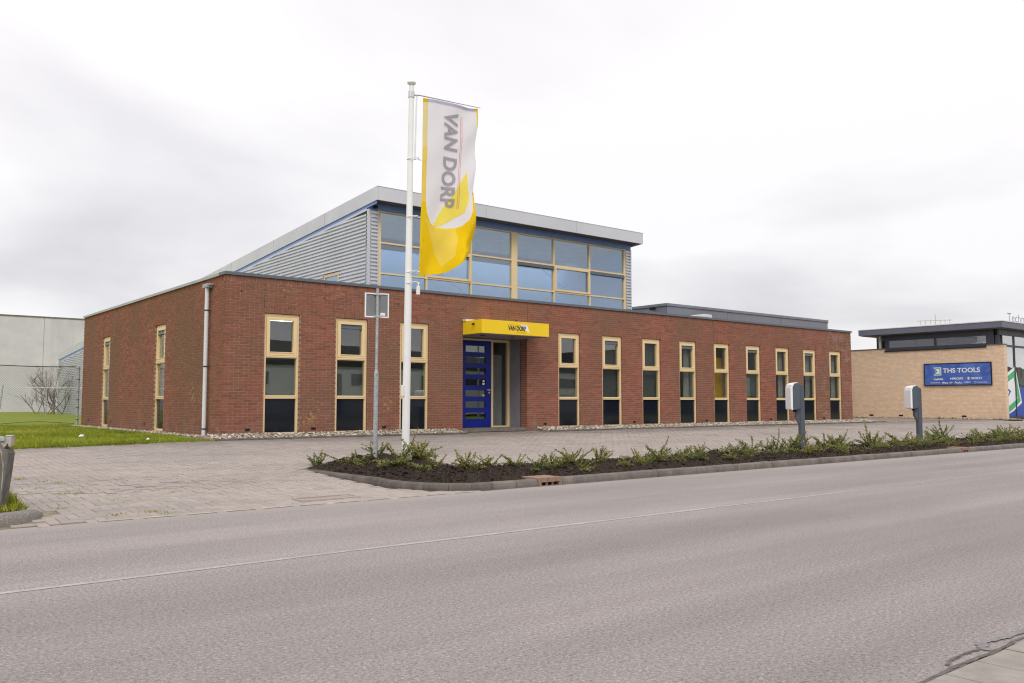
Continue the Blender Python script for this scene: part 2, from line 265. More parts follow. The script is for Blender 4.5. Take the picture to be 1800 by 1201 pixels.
# ------------------------------------------------------------------ mesh helpers
class MB:
    def __init__(s): s.v = []; s.f = []; s.t = []
    def face(s, pts, t=None):
        i = len(s.v); s.v += [tuple(p) for p in pts]; s.f.append(tuple(range(i, i+len(pts)))); s.t.append(t if t is not None else 0.5); return s
    def box(s, a, b, t=0.5, skip=''):
        x0, y0, z0 = a; x1, y1, z1 = b; i = len(s.v)
        s.v += [(x0, y0, z0), (x1, y0, z0), (x1, y1, z0), (x0, y1, z0), (x0, y0, z1), (x1, y0, z1), (x1, y1, z1), (x0, y1, z1)]
        for n, q in (('d', (0, 3, 2, 1)), ('u', (4, 5, 6, 7)), ('f', (0, 1, 5, 4)), ('b', (2, 3, 7, 6)), ('l', (3, 0, 4, 7)), ('r', (1, 2, 6, 5))):
            if n not in skip: s.f.append(tuple(i+k for k in q)); s.t.append(t)
        return s
    def prism(s, poly, fn0, fn1, t=0.5):
        n = len(poly); i = len(s.v); s.v += [tuple(fn0(p)) for p in poly] + [tuple(fn1(p)) for p in poly]
        s.f.append(tuple(range(i+n-1, i-1, -1))); s.f.append(tuple(range(i+n, i+2*n))); s.t += [t, t]
        for k in range(n): s.f.append((i+k, i+(k+1) % n, i+n+(k+1) % n, i+n+k)); s.t.append(t)
        return s
    def tube(s, pts, rads, n=8, caps=True, t=0.5):
        pts = [Vector(p) for p in pts]; rads = rads if isinstance(rads, (list, tuple)) else [rads]*len(pts); rings = []
        for k, p in enumerate(pts):
            d = (pts[min(k+1, len(pts)-1)]-pts[max(k-1, 0)]).normalized()
            a = d.cross(Vector((0, 0, 1)) if abs(d.z) < 0.9 else Vector((1, 0, 0))).normalized(); b = d.cross(a)
            i = len(s.v); rings.append(i)
            for j in range(n):
                an = 2*math.pi*j/n; s.v.append(tuple(p+(a*math.cos(an)+b*math.sin(an))*rads[k]))
        for k in range(len(pts)-1):
            for j in range(n):
                s.f.append((rings[k]+j, rings[k]+(j+1) % n, rings[k+1]+(j+1) % n, rings[k+1]+j)); s.t.append(t)
        if caps: s.f.append(tuple(rings[0]+j for j in range(n-1, -1, -1))); s.f.append(tuple(rings[-1]+j for j in range(n))); s.t += [t, t]
        return s
    def mesh(s, name, mat, origin=(0, 0, 0), smooth=False, tint=False):
        me = bpy.data.meshes.new(name); o = origin
        me.from_pydata([(x-o[0], y-o[1], z-o[2]) for x, y, z in s.v], [], s.f); me.update()
        if tint:
            a = me.attributes.new('tint', 'FLOAT', 'FACE'); a.data.foreach_set('value', s.t)
        if smooth: me.polygons.foreach_set('use_smooth', [True]*len(me.polygons))
        me.materials.append(mat); return me
    def build(s, name, mat, parent=None, origin=(0, 0, 0), smooth=False, tint=False, bevel=0, label=None):
        o = bpy.data.objects.new(name, s.mesh(name, mat, origin, smooth, tint)); COL.objects.link(o)
        if parent: o.parent = parent
        else: o.location = origin
        if bevel:
            md = o.modifiers.new('bevel', 'BEVEL'); md.width = bevel; md.segments = 2; md.limit_method = 'ANGLE'
        if label: o['label'] = label
        return o
def tag(o, label=None, cat=None, group=None, kind=None):
    for k, v in (('label', label), ('category', cat), ('group', group), ('kind', kind)):
        if v: o[k] = v
    return o
def thing(name, loc, label, cat, group=None, rz=0):
    o = bpy.data.objects.new(name, None); COL.objects.link(o); o.location = loc; o.rotation_euler = (0, 0, rz); o.empty_display_size = 0.3
    return tag(o, label, cat, group)
def copy_tree(o, parent=None):
    c = o.copy(); COL.objects.link(c); c.parent = parent
    for ch in list(o.children): copy_tree(ch, c)
    return c
def inst(name, me, parent, loc=(0, 0, 0), rot=(0, 0, 0), scale=(1, 1, 1)):
    o = bpy.data.objects.new(name, me); COL.objects.link(o); o.parent = parent; o.location = loc; o.rotation_euler = rot; o.scale = scale; return o
def text_faces(body, bold=0.0, shear=0.0, spacing=1.0):
    cu = bpy.data.curves.new('lettering', 'FONT'); cu.body = body; cu.offset = bold; cu.shear = shear; cu.resolution_u = 4; cu.space_character = spacing
    ob = bpy.data.objects.new('lettering', cu); COL.objects.link(ob); bpy.context.view_layer.update()
    me = bpy.data.meshes.new_from_object(ob.evaluated_get(bpy.context.evaluated_depsgraph_get()))
    v = [(a.co.x, a.co.y) for a in me.vertices]; f = [tuple(p.vertices) for p in me.polygons]
    bpy.data.objects.remove(ob); bpy.data.curves.remove(cu); bpy.data.meshes.remove(me)
    xs = [a for a, b in v]; ys = [b for a, b in v]; x0, x1, y0, y1 = min(xs), max(xs), min(ys), max(ys)
    return [((a-x0)/(x1-x0), (b-y0)/(y1-y0)) for a, b in v], f
def text_mb(body, fn, **k):
    v, f = text_faces(body, **k); m = MB(); m.v = [tuple(fn(a, b)) for a, b in v]; m.f = f; m.t = [0.5]*len(f); return m
def fbm(x, y, s=1.0, o=4): return noise.fractal(Vector((x*s, y*s, 3.7)), 1.0, 2.0, o)

# ------------------------------------------------------------------ ground heights
YR = -9.2; ZR = -0.43
def gz(y): return ZR if y < YR else min(-0.055, ZR+0.005+0.0436*(y-YR))
# ------------------------------------------------------------------ ground, road
m = MB(); m.face([(-700, -700, -0.62), (900, -700, -0.62), (900, 900, -0.62), (-700, 900, -0.62)]); tag(m.build('ground', M_LAWN), kind='structure', label='flat grassy ground reaching to the horizon')
m = MB(); nx = 60
for i in range(nx):
    x0, x1 = -70+i*3.0, -67+i*3.0
    ys = [-16.5, -15, -13.6, -12.2, -10.8, YR]
    for a, b in zip(ys, ys[1:]): m.face([(x0, a, ZR), (x1, a, ZR), (x1, b, ZR), (x0, b, ZR)])
road = tag(m.build('road', M_ASPH), kind='structure', label='worn pale grey asphalt road in the foreground')
# lengthwise seam, pale sealed joint
m = MB(); px = None
for i in range(180):
    x = -20+i*0.5; yc = -12.20+0.035*fbm(x, 0, 0.35)+0.006*math.sin(x*3); wd = max(0.004, (0.027+0.024*fbm(x, 5, 0.9))*(1.0 if x < 3 else max(0.25, 1.0-(x-3)*0.10)))
    q = ((x, yc-wd, ZR+0.0025), (x, yc+wd, ZR+0.0025))
    if px and not (4.2 < x < 5.2 or 8.0 < x < 9.2 or x > 13): m.face([px[0], q[0], q[1], px[1]])
    px = q
m.build('seam', plain('pale_seam', (0.385, 0.368, 0.372), 0.9, var=0.2, scale=5), road)
# repaired, crumbling edge on the near side
def blob(name, pts, mat, z, par):
    mm = MB(); mm.face([(x, y, z) for x, y in pts]); return mm.build(name, mat, par)
M_TAR = plain('tar_repair', (0.225, 0.212, 0.213), 0.75, var=0.2, scale=20)
M_CRK = plain('dark_crack', (0.13, 0.113, 0.103), 0.95, var=0.4, scale=25)
def ragged(path, w, z, mat, name, seed, par):
    rr = random.Random(seed); mm = MB(); pv = None; n = 40; P = []
    for k in range(n+1):
        t = k/n*(len(path)-1); i = min(int(t), len(path)-2); f = t-i
        P.append((path[i][0]*(1-f)+path[i+1][0]*f, path[i][1]*(1-f)+path[i+1][1]*f))
    for k, (x, y) in enumerate(P):
        x2, y2 = P[min(k+1, n)]; x1, y1 = P[max(k-1, 0)]; d = Vector((x2-x1, y2-y1)).normalized(); nn = (-d.y, d.x)
        a = w*(0.35+rr.random()); b = w*(0.35+rr.random())
        if k in (0, n): a = b = 0.001
        q = ((x-nn[0]*a, y-nn[1]*a, z), (x+nn[0]*b, y+nn[1]*b, z))
        if pv: mm.face([pv[0], q[0], q[1], pv[1]])
        pv = q
    return mm.build(name, mat, par)
ragged([(-2.45, -16.40), (-2.36, -16.40), (-2.2, -16.43), (-1.9, -16.44), (-1.4, -16.42)], 0.016, ZR+0.006, M_TAR, 'tar_repair', 3, road)
ragged([(-2.50, -16.475), (-2.46, -16.43), (-2.38, -16.405)], 0.028, ZR+0.005, M_TAR, 'tar_repair', 4, road)
ragged([(-2.88, -16.46), (-2.80, -16.435), (-2.62, -16.425), (-2.50, -16.44)], 0.009, ZR+0.005, M_CRK, 'crack', 5, road)
ragged([(-3.6, -16.515), (-3.1, -16.50), (-2.85, -16.485), (-2.5, -16.50), (-2.2, -16.48), (-1.6, -16.495), (0, -16.5)], 0.012, ZR+0.004, M_CRK, 'crack', 6, road)
# near-side pavement of slabs, at the photographer's feet
pv = MB(); pv.box((-30, -24, ZR-0.2), (40, -16.5, ZR-0.004)); npav = tag(pv.build('near_pavement', M_SAND), kind='structure', label='pale slab pavement on the near side of the road')
me = MB().box((0, 0, -0.05), (0.294, 0.294, 0)).mesh('paving_slab', mk_concrete('slab_concrete', (0.29, 0.262, 0.235), (0.38, 0.345, 0.31), 0.3, 4))
k = 0
for i in range(-18, 8):
    for j in range(6):
        x = i*0.3+(0.15 if j % 2 else 0); inst('paving_slab', me, npav, (x, -16.503-0.3*(j+1), ZR+0.006+R.uniform(-0.003, 0.003)), (R.uniform(-.006, .006), R.uniform(-.006, .006), R.uniform(-.004, .004)))

# ------------------------------------------------------------------ forecourt: sand bed + pavers in herringbone
def in_bed(x, y):          # planting bed outline
    if y > YR and x > -1.0:
        if x > 1.3: return y < -7.05
        if y < -6.1: 
            if x < 0.2 and y < -8.0: return (x-0.2)**2+(y+8.0)**2 < 1.2**2
            return True
        return y < -4.95 and (x > -1.0+(y+6.1)*1.05)
    return False
def in_paving(x, y):
    if y < YR+0.02 or y > -0.75: return False
    if x < -0.3 and y > -1.27+0.123*(x+4.1): return False
    if x < -4.85:
        if y > -8.25: return x > -5.04-0.02*(y+8.2)
        return math.hypot(x+5.75, y+8.38) > 0.90
    return not in_bed(x, y)
def uneven(x, y): return 0.010*fbm(x, y, 0.55, 3)+0.022*math.exp(-((x+3.7)**2/1.6+(y+7.0)**2/1.2))*fbm(x+9, y, 2.2, 3)
fm = MB()
XS = [-8+i*1.0 for i in range(54)]; YS = [YR+i*0.5 for i in range(18)]+[0.5, 6, 14]
def fz(x, y): return gz(y)-0.009+(uneven(x, y) if y < 0 else 0)
for a, b in zip(XS, XS[1:]):
    for c, d in zip(YS, YS[1:]):
        if a >= 25 or d <= 0.6: fm.face([(a, c, fz(a, c)), (b, c, fz(b, c)), (b, d, fz(b, d)), (a, d, fz(a, d))])
fore = tag(fm.build('forecourt', M_SAND, smooth=True), kind='structure', label='grey paved forecourt and driveway in front of the brick building')
pw = 0.104; cand = []
x_min, x_max = -7, 42
for i in range(int((x_max-x_min)/pw)):
    for j in range(int((8.6)/pw)):
        k4 = (i-j) % 4
        if k4 == 0: r = (i, j, i+2, j+1)
        elif k4 == 2: r = (i, j-1, i+1, j+1)
        else: continue
        x0, y0, x1, y1 = x_min+r[0]*pw, YR+0.02+r[1]*pw, x_min+r[2]*pw, YR+0.02+r[3]*pw
        cx, cy = (x0+x1)/2, (y0+y1)/2
        if not in_paving(cx, cy): continue
        vd = Vector((cx, cy, 0))-CAMP; dist = vd.length
        vis = abs(math.atan2(cx-CAMP.x, cy-CAMP.y)-yaw) < rad(30)
        cand.append((dist if vis else dist+60, x0, y0, x1, y1))
cand.sort()
HM = {}
def paver_mesh(key, lx, ly):
    g = 0.003; b = MB(); e = 0.005
    x0, y0, x1, y1 = -lx/2+g, -ly/2+g, lx/2-g, ly/2-g
    lo = [(x0, y0, -0.05), (x1, y0, -0.05), (x1, y1, -0.05), (x0, y1, -0.05)]; mi = [(x0, y0, -e), (x1, y0, -e), (x1, y1, -e), (x0, y1, -e)]
    hi = [(x0+e, y0+e, 0), (x1-e, y0+e, 0), (x1-e, y1-e, 0), (x0+e, y1-e, 0)]
    b.face(hi)
    for k in range(4): b.face([lo[k], lo[(k+1) % 4], mi[(k+1) % 4], mi[k]]); b.face([mi[k], mi[(k+1) % 4], hi[(k+1) % 4], hi[k]])
    return b.mesh('paver', M_PAVO)
HM['h'] = paver_mesh('h', 2*pw, pw); HM['v'] = paver_mesh('v', pw, 2*pw)
rest = MB(); g = 0.003
for n, (dd, x0, y0, x1, y1) in enumerate(cand):
    cx, cy = (x0+x1)/2, (y0+y1)/2; z = gz(cy)+uneven(cx, cy)+R.uniform(-0.0018, 0.0018); sl_ = 0.0436 if cy < -0.9 else 0
    if n < 300:
        inst('paver', HM['h' if x1-x0 > pw*1.5 else 'v'], fore, (cx, cy, z), (sl_+R.gauss(0, .013), R.gauss(0, .013), R.gauss(0, .008)))
    else:
        ro_ = 0.006+0.012*math.exp(-((cx+3.6)**2/2.5+(cy+7.6)**2/2.2)); a, b = R.gauss(0, ro_), R.gauss(0, ro_)+sl_
        def zz(x, y): return z+(x-cx)*a+(y-cy)*b
        X0, Y0, X1, Y1 = x0+g, y0+g, x1-g, y1-g; i = len(rest.v); P = [(X0, Y0), (X1, Y0), (X1, Y1), (X0, Y1)]
        rest.v += [(x, y, zz(x, y)) for x, y in P]+[(x, y, z-0.04) for x, y in P]; t = min(1, max(0, R.gauss(0.5, 0.22)))
        rest.f += [(i, i+1, i+2, i+3)]+[(i+4+k, i+4+(k+1) % 4, i+(k+1) % 4, i+k) for k in range(4)]; rest.t += [t]*5
tag(rest.build('pavers_beyond', M_PAV, fore, tint=True), kind='stuff', label='herringbone concrete pavers of the forecourt')

# pale mortared edge strip where paving meets asphalt
m = MB(); pvv = None
for i in range(24):
    x = -4.6+i*0.2
    q = ((x, YR-0.03+0.008*fbm(x, 1, 2), ZR+0.004), (x, YR+0.045+0.012*fbm(x, 7, 2), ZR+0.0095))
    if pvv: m.face([pvv[0], q[0], q[1], pvv[1]])
    pvv = q
m.build('edge_mortar', plain('pale_mortar', (0.36, 0.32, 0.28), 0.95, var=0.3, scale=9), fore)

# ------------------------------------------------------------------ lawn
def lz(x, y): return (-0.075+0.05*max(0, min(1, (y+1)/3))+0.02*fbm(x, y, 0.3)) if y > -1.6 else gz(y)+0.03
lm = MB(); gx = [-60, -40, -25, -16]+[-12+i*0.6 for i in range(21)]
gy = [-1.3+i*0.7 for i in range(20)]+[14, 18, 24, 32, 44, 60, 90]
def ledge(x, y): return -1.22+0.12*(x+4.1) if abs(y+1.3) < 1e-6 and x > -12 else y
for a, b in zip(gx, gx[1:]):
    for c, d in zip(gy, gy[1:]):
        b2 = min(b, -0.02) if d <= 12.7 else b
        lm.face([(x, ledge(x, y), lz(x, y)) for x, y in ((a, c), (b2, c), (b2, d), (a, d))])
for a, b in zip(gy[-8:], gy[-7:]): lm.face([(-0.02, a, lz(0, a)-0.01), (6, a, lz(0, a)-0.01), (6, b, lz(0, b)-0.01), (-0.02, b, lz(0, b)-0.01)])
for a, b in ((46.5, 60), (60, 90)): lm.face([(6, a, -0.04), (40, a, -0.04), (40, b, -0.04), (6, b, -0.04)])
lawn = tag(lm.build('lawn', M_LAWN, smooth=True), kind='structure', label='green lawn left of the brick building')
vm = MB()
for a, b in ((-40, -12), (-12, -7), (-7, -5.1)):
    for c, d in zip([-9.05, -8.2, -7, -5, -3, -1.4], [-8.2, -7, -5, -3, -1.4, -1.1]): 
        bb = b if b < -6 else (-5.45 if c < -8.5 else -5.08); vm.face([(a, c, gz(c)+0.05), (bb, c, gz(c)+0.05), (bb, d, gz(d)+0.05), (a, d, gz(d)+0.05)])
tag(vm.build('verge', M_LAWN), kind='structure', label='grass verge left of the driveway')
gb = MB(); R2 = random.Random(11)
def blade(x, y, z, h, t):
    a = R2.uniform(0, 6.28); wd = 0.004+0.004*R2.random(); lx, ly = R2.gauss(0, .35)*h, R2.gauss(0, .35)*h; dx, dy = math.cos(a)*wd, math.sin(a)*wd
    gb.face([(x-dx, y-dy, z-0.01), (x+dx, y+dy, z-0.01), (x+lx, y+ly, z+h)], t)
for _ in range(52000):
    y = -1.35+15.5*R2.random()**1.5; x = -0.05-7.5*R2.random()
    if y < -1.22+0.12*(x+4.1)-0.03+0.05*fbm(x, y, 4): continue
    if y < 12.6 and x > -0.55 and R2.random() < 0.85: continue
    cl = fbm(x, y, 1.6, 3); h = max(0.015, 0.035+0.03*cl+0.02*R2.random()); 
    if y < -0.6: h *= 1.0+1.2*R2.random()*(fbm(x, 2, 2)+0.5)
    blade(x, y, lz(x, y), h, min(1, max(0, 0.45+0.5*fbm(x+5, y, 0.9, 3)+R2.gauss(0, .2))))
for _ in range(5000):     # ragged grass edge along the paving
    x = -0.35-6.5*R2.random(); y = -1.22+0.12*(x+4.1)+R2.gauss(-0.01, .05)+0.07*fbm(x, 3, 2.2, 3)
    blade(x, y, lz(x, -1.3)+0.0, 0.03+0.07*R2.random()*max(0.15, 0.5+fbm(x, 9, 1.7)), min(1, max(0, 0.4+R2.gauss(0, .25))))
for _ in range(9000):
    y = R2.uniform(-9.05, -3); x = -5.1-R2.random()**1.5*1.5
    if y < -8.5 and x > -5.45: continue
    blade(x, y, gz(y)+0.05, 0.05+0.13*R2.random()*max(0.2, 0.6+fbm(x, y, 2)), min(1, max(0, R2.gauss(.45, .25))))
for _ in range(420):      # weeds in the paving joints at the left
    cx, cy = R2.choice([(-4.65, -6.6), (-4.35, -6.2), (-4.5, -7.2), (-4.25, -6.9), (-4.2, -7.9), (-4.05, -8.9), (-4.35, -8.95), (-3.9, -9.05), (-4.75, -8.3), (-4.7, -5.6), (-4.5, -6.0)])
    x, y = cx+R2.gauss(0, .05), cy+R2.gauss(0, .04); blade(x, y, gz(y)+0.0, 0.010+0.022*R2.random(), min(1, max(0, R2.gauss(.6, .3))))
tag(gb.build('grass_blades', M_BLADE, tint=True), kind='stuff', label='grass blades on the lawn, the verge and in paving joints', cat='grass')

# ------------------------------------------------------------------ planting bed: soil, kerb stones, drains
sm = MB(); st = 0.045; cells = {}
def bed_d(x, y):
    if x > 1.3: return min(y-(YR+0.13), -7.05-y)
    d = min(y-(YR+0.13), x+0.87)
    if x < 0.2 and y < -8.0: d = min(d, 1.07-math.hypot(x-0.2, y+8.0))
    if y > -7.05: d = min(d, -4.97-y, max(1.28-x, -7.05-y))
    if y > -6.1: d = min(d, (x+0.95-(y+6.1)*1.05)/1.45)
    return d
def soilz(x, y):
    d = max(0.0, bed_d(x, y)); e_ = min(1, d/0.35); e_ = e_*e_*(3-2*e_)
    base = gz(y)+0.008+0.055*math.exp(-max(0, y-YR)/0.35)*min(1, max(0, (x+1.2)/1.2))
    mound = 0.025*e_+0.02*e_*math.exp(-((x-0.5)**2/0.8+(y+6.0)**2/0.6))
    return base+mound+e_*(0.035*fbm(x, y, 2.5, 3)+0.085*abs(fbm(x+3, y+8, 4.5, 4))+0.03*fbm(x, y+4, 13, 3))
X_END = 24.0; nxs = int((X_END+1.0)/st)+1; vid = {}
for i in range(nxs):
    x = -1.0+i*st
    for j in range(int(4.4/st)):
        y = YR+0.07+j*st
        if bed_d(x+st/2, y+st/2) > -0.035:
            ids = []
            for (u, v) in ((x, y), (x+st, y), (x+st, y+st), (x, y+st)):
                key = (round(u/st), round((v-YR)/st))
                if key not in vid: vid[key] = len(sm.v); sm.v.append((u+R.uniform(-.015, .015), v+R.uniform(-.015, .015), soilz(u, v)))
                ids.append(vid[key])
            sm.f.append(tuple(ids)); sm.t.append(.5)
tag(sm.build('planting_soil', M_SOIL), kind='structure', label='dark freshly dug soil of the planting bed')
cl = MB()
for _ in range(9000):
    x = -0.9+20*R.random()**1.4; y = R.uniform(YR+0.15, -5.0)
    if bed_d(x, y) < 0.06: continue
    z = soilz(x, y); s = 0.010+0.05*R.random()**2.5; p = [(R.uniform(.5, 1)*s*math.cos(a+R.uniform(-.3, .3)), R.uniform(.5, 1)*s*math.sin(a), 0) for a in (0, 1.57, 3.14, 4.71)]
    i = len(cl.v); cl.v += [(x+a, y+b, z+s*R.uniform(-.1, .3)) for a, b, _c in p]+[(x+R.uniform(-.3, .3)*s, y, z+s*R.uniform(.6, 1.1)), (x, y, z-s)]
    cl.f += [(i+k, i+(k+1) % 4, i+4) for k in range(4)]+[(i+(k+1) % 4, i+k, i+5) for k in range(4)]; cl.t += [.5]*8
tag(cl.build('soil_clods', M_SOIL), kind='stuff', label='loose clods of earth on the planting bed', cat='soil')
KT = 0.105
kerb = tag(bpy.data.objects.new('kerb', None), kind='structure', label='concrete kerb edging the planting bed along the road'); COL.objects.link(kerb)
DR = ((0.98, 1.42), (13.75, 14.15))
def kerb_block(p0, p1, z0, z1, mat=M_KERB, wdt=0.13, h0=KT, h1=KT, name='kerb_stone', parent=None):
    a = Vector((p0[0], p0[1], 0)); b = Vector((p1[0], p1[1], 0)); d = (b-a).normalized(); n = Vector((-d.y, d.x, 0)); g = 0.004
    a = a+d*g; b = b-d*g; mm = MB()
    def sec(p, z, h): 
        P = []
        for (u, v) in ((0, -0.15), (0.0, h*0.45), (0.012, h*0.82), (0.035, h), (wdt, h), (wdt, -0.15)): q = p+n*u; P.append((q.x, q.y, z+v))
        return P
    A, B = sec(a, z0, h0), sec(b, z1, h1); i = len(mm.v); mm.v += A+B
    for k in range(6): mm.f.append((i+k, i+6+k, i+6+(k+1) % 6, i+(k+1) % 6)); mm.t.append(.5)
    mm.f += [(5, 4, 3, 2, 1, 0), (6, 7, 8, 9, 10, 11)]; mm.t += [.5, .5]
    return mm.build(name, mat, parent or kerb)
x = 1.42
while x < 40:
    x2 = x+1.0
    for a, b in DR:
        if x < a < x2: x2 = a
    j = R.uniform(-.006, .006); kerb_block((x, YR+j), (x2, YR+R.uniform(-.004, .004)+j), ZR, ZR, h0=KT+R.uniform(-.006, .006), h1=KT+R.uniform(-.006, .006)); x = x2
    for a, b in DR:
        if abs(x-a) < 1e-6: x = b
arc = [(-1.0, -6.1), (-1.0, -6.9), (-1.0, -7.6), (-0.97, -8.05)]
for k in range(1, 7): an = math.pi+k*(math.pi/2)/6; arc.append((0.2+1.2*math.cos(an), -8.0+1.2*math.sin(an)))
arc.append((0.6, YR)); arc.append((0.98, YR))
zs = [gz(p[1])-0.012 for p in arc]; hs = [0.015, 0.05, 0.085]+[KT]*20
for k in range(len(arc)-1):
    kerb_block(arc[k], arc[k+1], zs[k], zs[k+1], M_KERBD if k < 9 else M_KERB, h0=hs[k], h1=hs[k+1])
# flush concrete edging at the back of the bed
def edging(pts, parent, w=0.06, h=0.015):
    for p, q in zip(pts, pts[1:]):
        d = Vector((q[0]-p[0], q[1]-p[1])); nseg = max(1, round(d.length/1.0))
        for s in range(nseg):
            a = (p[0]+d.x*s/nseg, p[1]+d.y*s/nseg); b = (p[0]+d.x*(s+1)/nseg, p[1]+d.y*(s+1)/nseg); kerb_block(a, b, gz(a[1]), gz(b[1]), M_KERBD, w, h, h, 'edging_stone', parent)
edging([(1.3, -5.0), (1.3, -7.0), (30, -7.0)], kerb, 0.06, 0.02)
def drain(xa, xb, label):
    t = thing('kerb_drain', (xa, YR, ZR), label, 'drain'); wd = xb-xa; o = 0.004
    m = MB(); m.box((o, -0.004, -0.1), (wd-o, 0.30, 0.006)); m.box((o, -0.006, 0.052), (wd-o, 0.36, 0.114)); m.box((o, -0.004, 0.006), (0.06, 0.30, 0.052)); m.box((wd-0.06, -0.004, 0.006), (wd-o, 0.30, 0.052))
    m.build('housing', M_LIP, t, bevel=0.004)
    m = MB(); m.box((0.061, 0.05, 0.0065), (wd-0.061, 0.29, 0.0515)); m.build('inlet', M_BLACK, t)
    for k in (1, 2): m = MB(); c = 0.06+(wd-0.12)*k/3; m.box((c-0.007, 0.004, 0.0065), (c+0.007, 0.045, 0.0515)); m.build('bar', M_LIP, t)
    m = MB(); m.box((wd*0.38-0.003, -0.0075, 0.06), (wd*0.38+0.003, 0.2, 0.1145)); m.build('cover_joint', M_BLACK, t)
drain(DR[0][0], DR[0][1], 'rusty brown kerb drain inlet left in the kerb near the flagpole')
drain(DR[1][0], DR[1][1], 'small reddish kerb drain inlet far right beyond the second charging post')
# channel slab sunk in the driveway mouth
t = thing('channel_block', (-2.05, -8.88, gz(-8.88)), 'sunken pale concrete gully channel in the paving near the road edge', 'gully', rz=0.0)
m = MB(); m.box((-0.36, -0.14, -0.05), (0.40, -0.105, 0.016)); m.box((-0.36, 0.105, -0.05), (0.40, 0.14, 0.022)); m.box((-0.36, -0.105, -0.05), (-0.325, 0.105, 0.018)); m.box((0.365, -0.105, -0.05), (0.40, 0.105, 0.018)); m.build('rim', M_PAVO, t, bevel=0.004)
m = MB(); m.box((-0.324, -0.104, -0.05), (0.364, 0.104, 0.008)); m.build('channel_bed', mk_concrete('sandy_concrete', (0.30, 0.25, 0.205), (0.38, 0.32, 0.27), 0.2, 5), t)

# left: curved bullnose kerb at the driveway corner
kb = thing('bullnose_kerb', (-5.3, -8.9, ZR), 'rounded concrete kerb end at the left corner of the driveway', 'kerb')
path = [(-7.6, -9.20), (-6.4, -9.20), (-5.75, -9.19), (-5.42, -9.13), (-5.18, -8.99), (-5.02, -8.78), (-4.94, -8.54), (-4.93, -8.42)]
hts = [0.13, 0.13, 0.13, 0.13, 0.125, 0.115, 0.095, 0.05]
sec = [(-0.005, -0.12), (0.0, 0.30), (0.02, 0.72), (0.06, 0.95), (0.11, 1.0), (0.16, 0.96), (0.185, 0.75), (0.19, -0.1)]
m = MB(); n = len(sec)
for k, p in enumerate(path):
    a = path[max(k-1, 0)]; b = path[min(k+1, len(path)-1)]; d = Vector((b[0]-a[0], b[1]-a[1])).normalized(); nn = (-d.y, d.x)
    sc = 1 if k < len(path)-1 else 0.75
    for (u, v) in sec: uu = 0.095+(u-0.095)*sc; m.v.append((p[0]+nn[0]*uu, p[1]+nn[1]*uu, ZR+v*hts[k] if v > 0 else ZR+v))
for k in range(len(path)-1):
    for j in range(n): m.f.append((k*n+j, (k+1)*n+j, (k+1)*n+(j+1) % n, k*n+(j+1) % n)); m.t.append(.5)
m.f.append(tuple((len(path)-1)*n+j for j in range(n))); m.t.append(.5)
M_AGG = Mat('exposed_aggregate', 0.95, 0.2); ag_ = M_AGG.noise(75, 5, 0.85); M_AGG.color(M_AGG.ramp(ag_, [(0.32, (0.10, 0.088, 0.08)), (0.5, (0.25, 0.225, 0.205)), (0.68, (0.46, 0.42, 0.385))])); M_AGG.bump(ag_, 0.8, 0.012); M_AGG = M_AGG.m
o = m.build('kerb_body', M_AGG, kb, origin=(-5.3, -8.9, ZR), smooth=False); md = o.modifiers.new('sub', 'SUBSURF'); md.levels = 2; md.render_levels = 2

# broken leaning concrete gate pier at the left edge
bp = thing('broken_pier', (-5.35, -8.33, gz(-8.33)), 'leaning broken concrete pier with metal cap at the left edge', 'pier', rz=rad(-22))
out = [(-0.55, -0.1), (0.03, -0.1), (0.055, 0.15), (0.085, 0.42), (0.10, 0.60), (0.085, 0.635), (0.055, 0.645), (0.04, 0.68), (0.02, 0.70), (-0.55, 0.72)]
m = MB(); m.prism(out, lambda p: (p[0], 0, p[1]), lambda p: (p[0]+0.03, 0.13, p[1])); m.build('shaft', M_PILLAR, bp, bevel=0.006)
m = MB(); m.prism([(0.024, 0.655), (0.05, 0.648), (0.088, 0.70), (0.098, 0.665), (0.115, 0.67), (0.12, 0.765), (0.02, 0.765)], lambda p: (p[0], 0.01, p[1]), lambda p: (p[0]+0.01, 0.11, p[1])); m.prism([(0.045, 0.18), (0.058, 0.30), (0.062, 0.5), (0.035, 0.6), (0.028, 0.62), (0.02, 0.66), (0.045, 0.61), (0.055, 0.45)], lambda p: (p[0], -0.004, p[1]), lambda p: (p[0], 0.02, p[1])); m.build('broken_edge', M_BROKEN, bp)
m = MB(); m.box((-0.56, -0.012, 0.722), (0.062, 0.14, 0.765)); m.box((0.062, 0.02, 0.766), (0.125, 0.13, 0.778)); m.build('cap', M_GALV, bp, bevel=0.004)
m = MB(); m.tube([(0.062, 0.05, 0.60), (0.064, 0.05, 0.70)], 0.006, 6); m.build('rebar', M_LIP, bp)

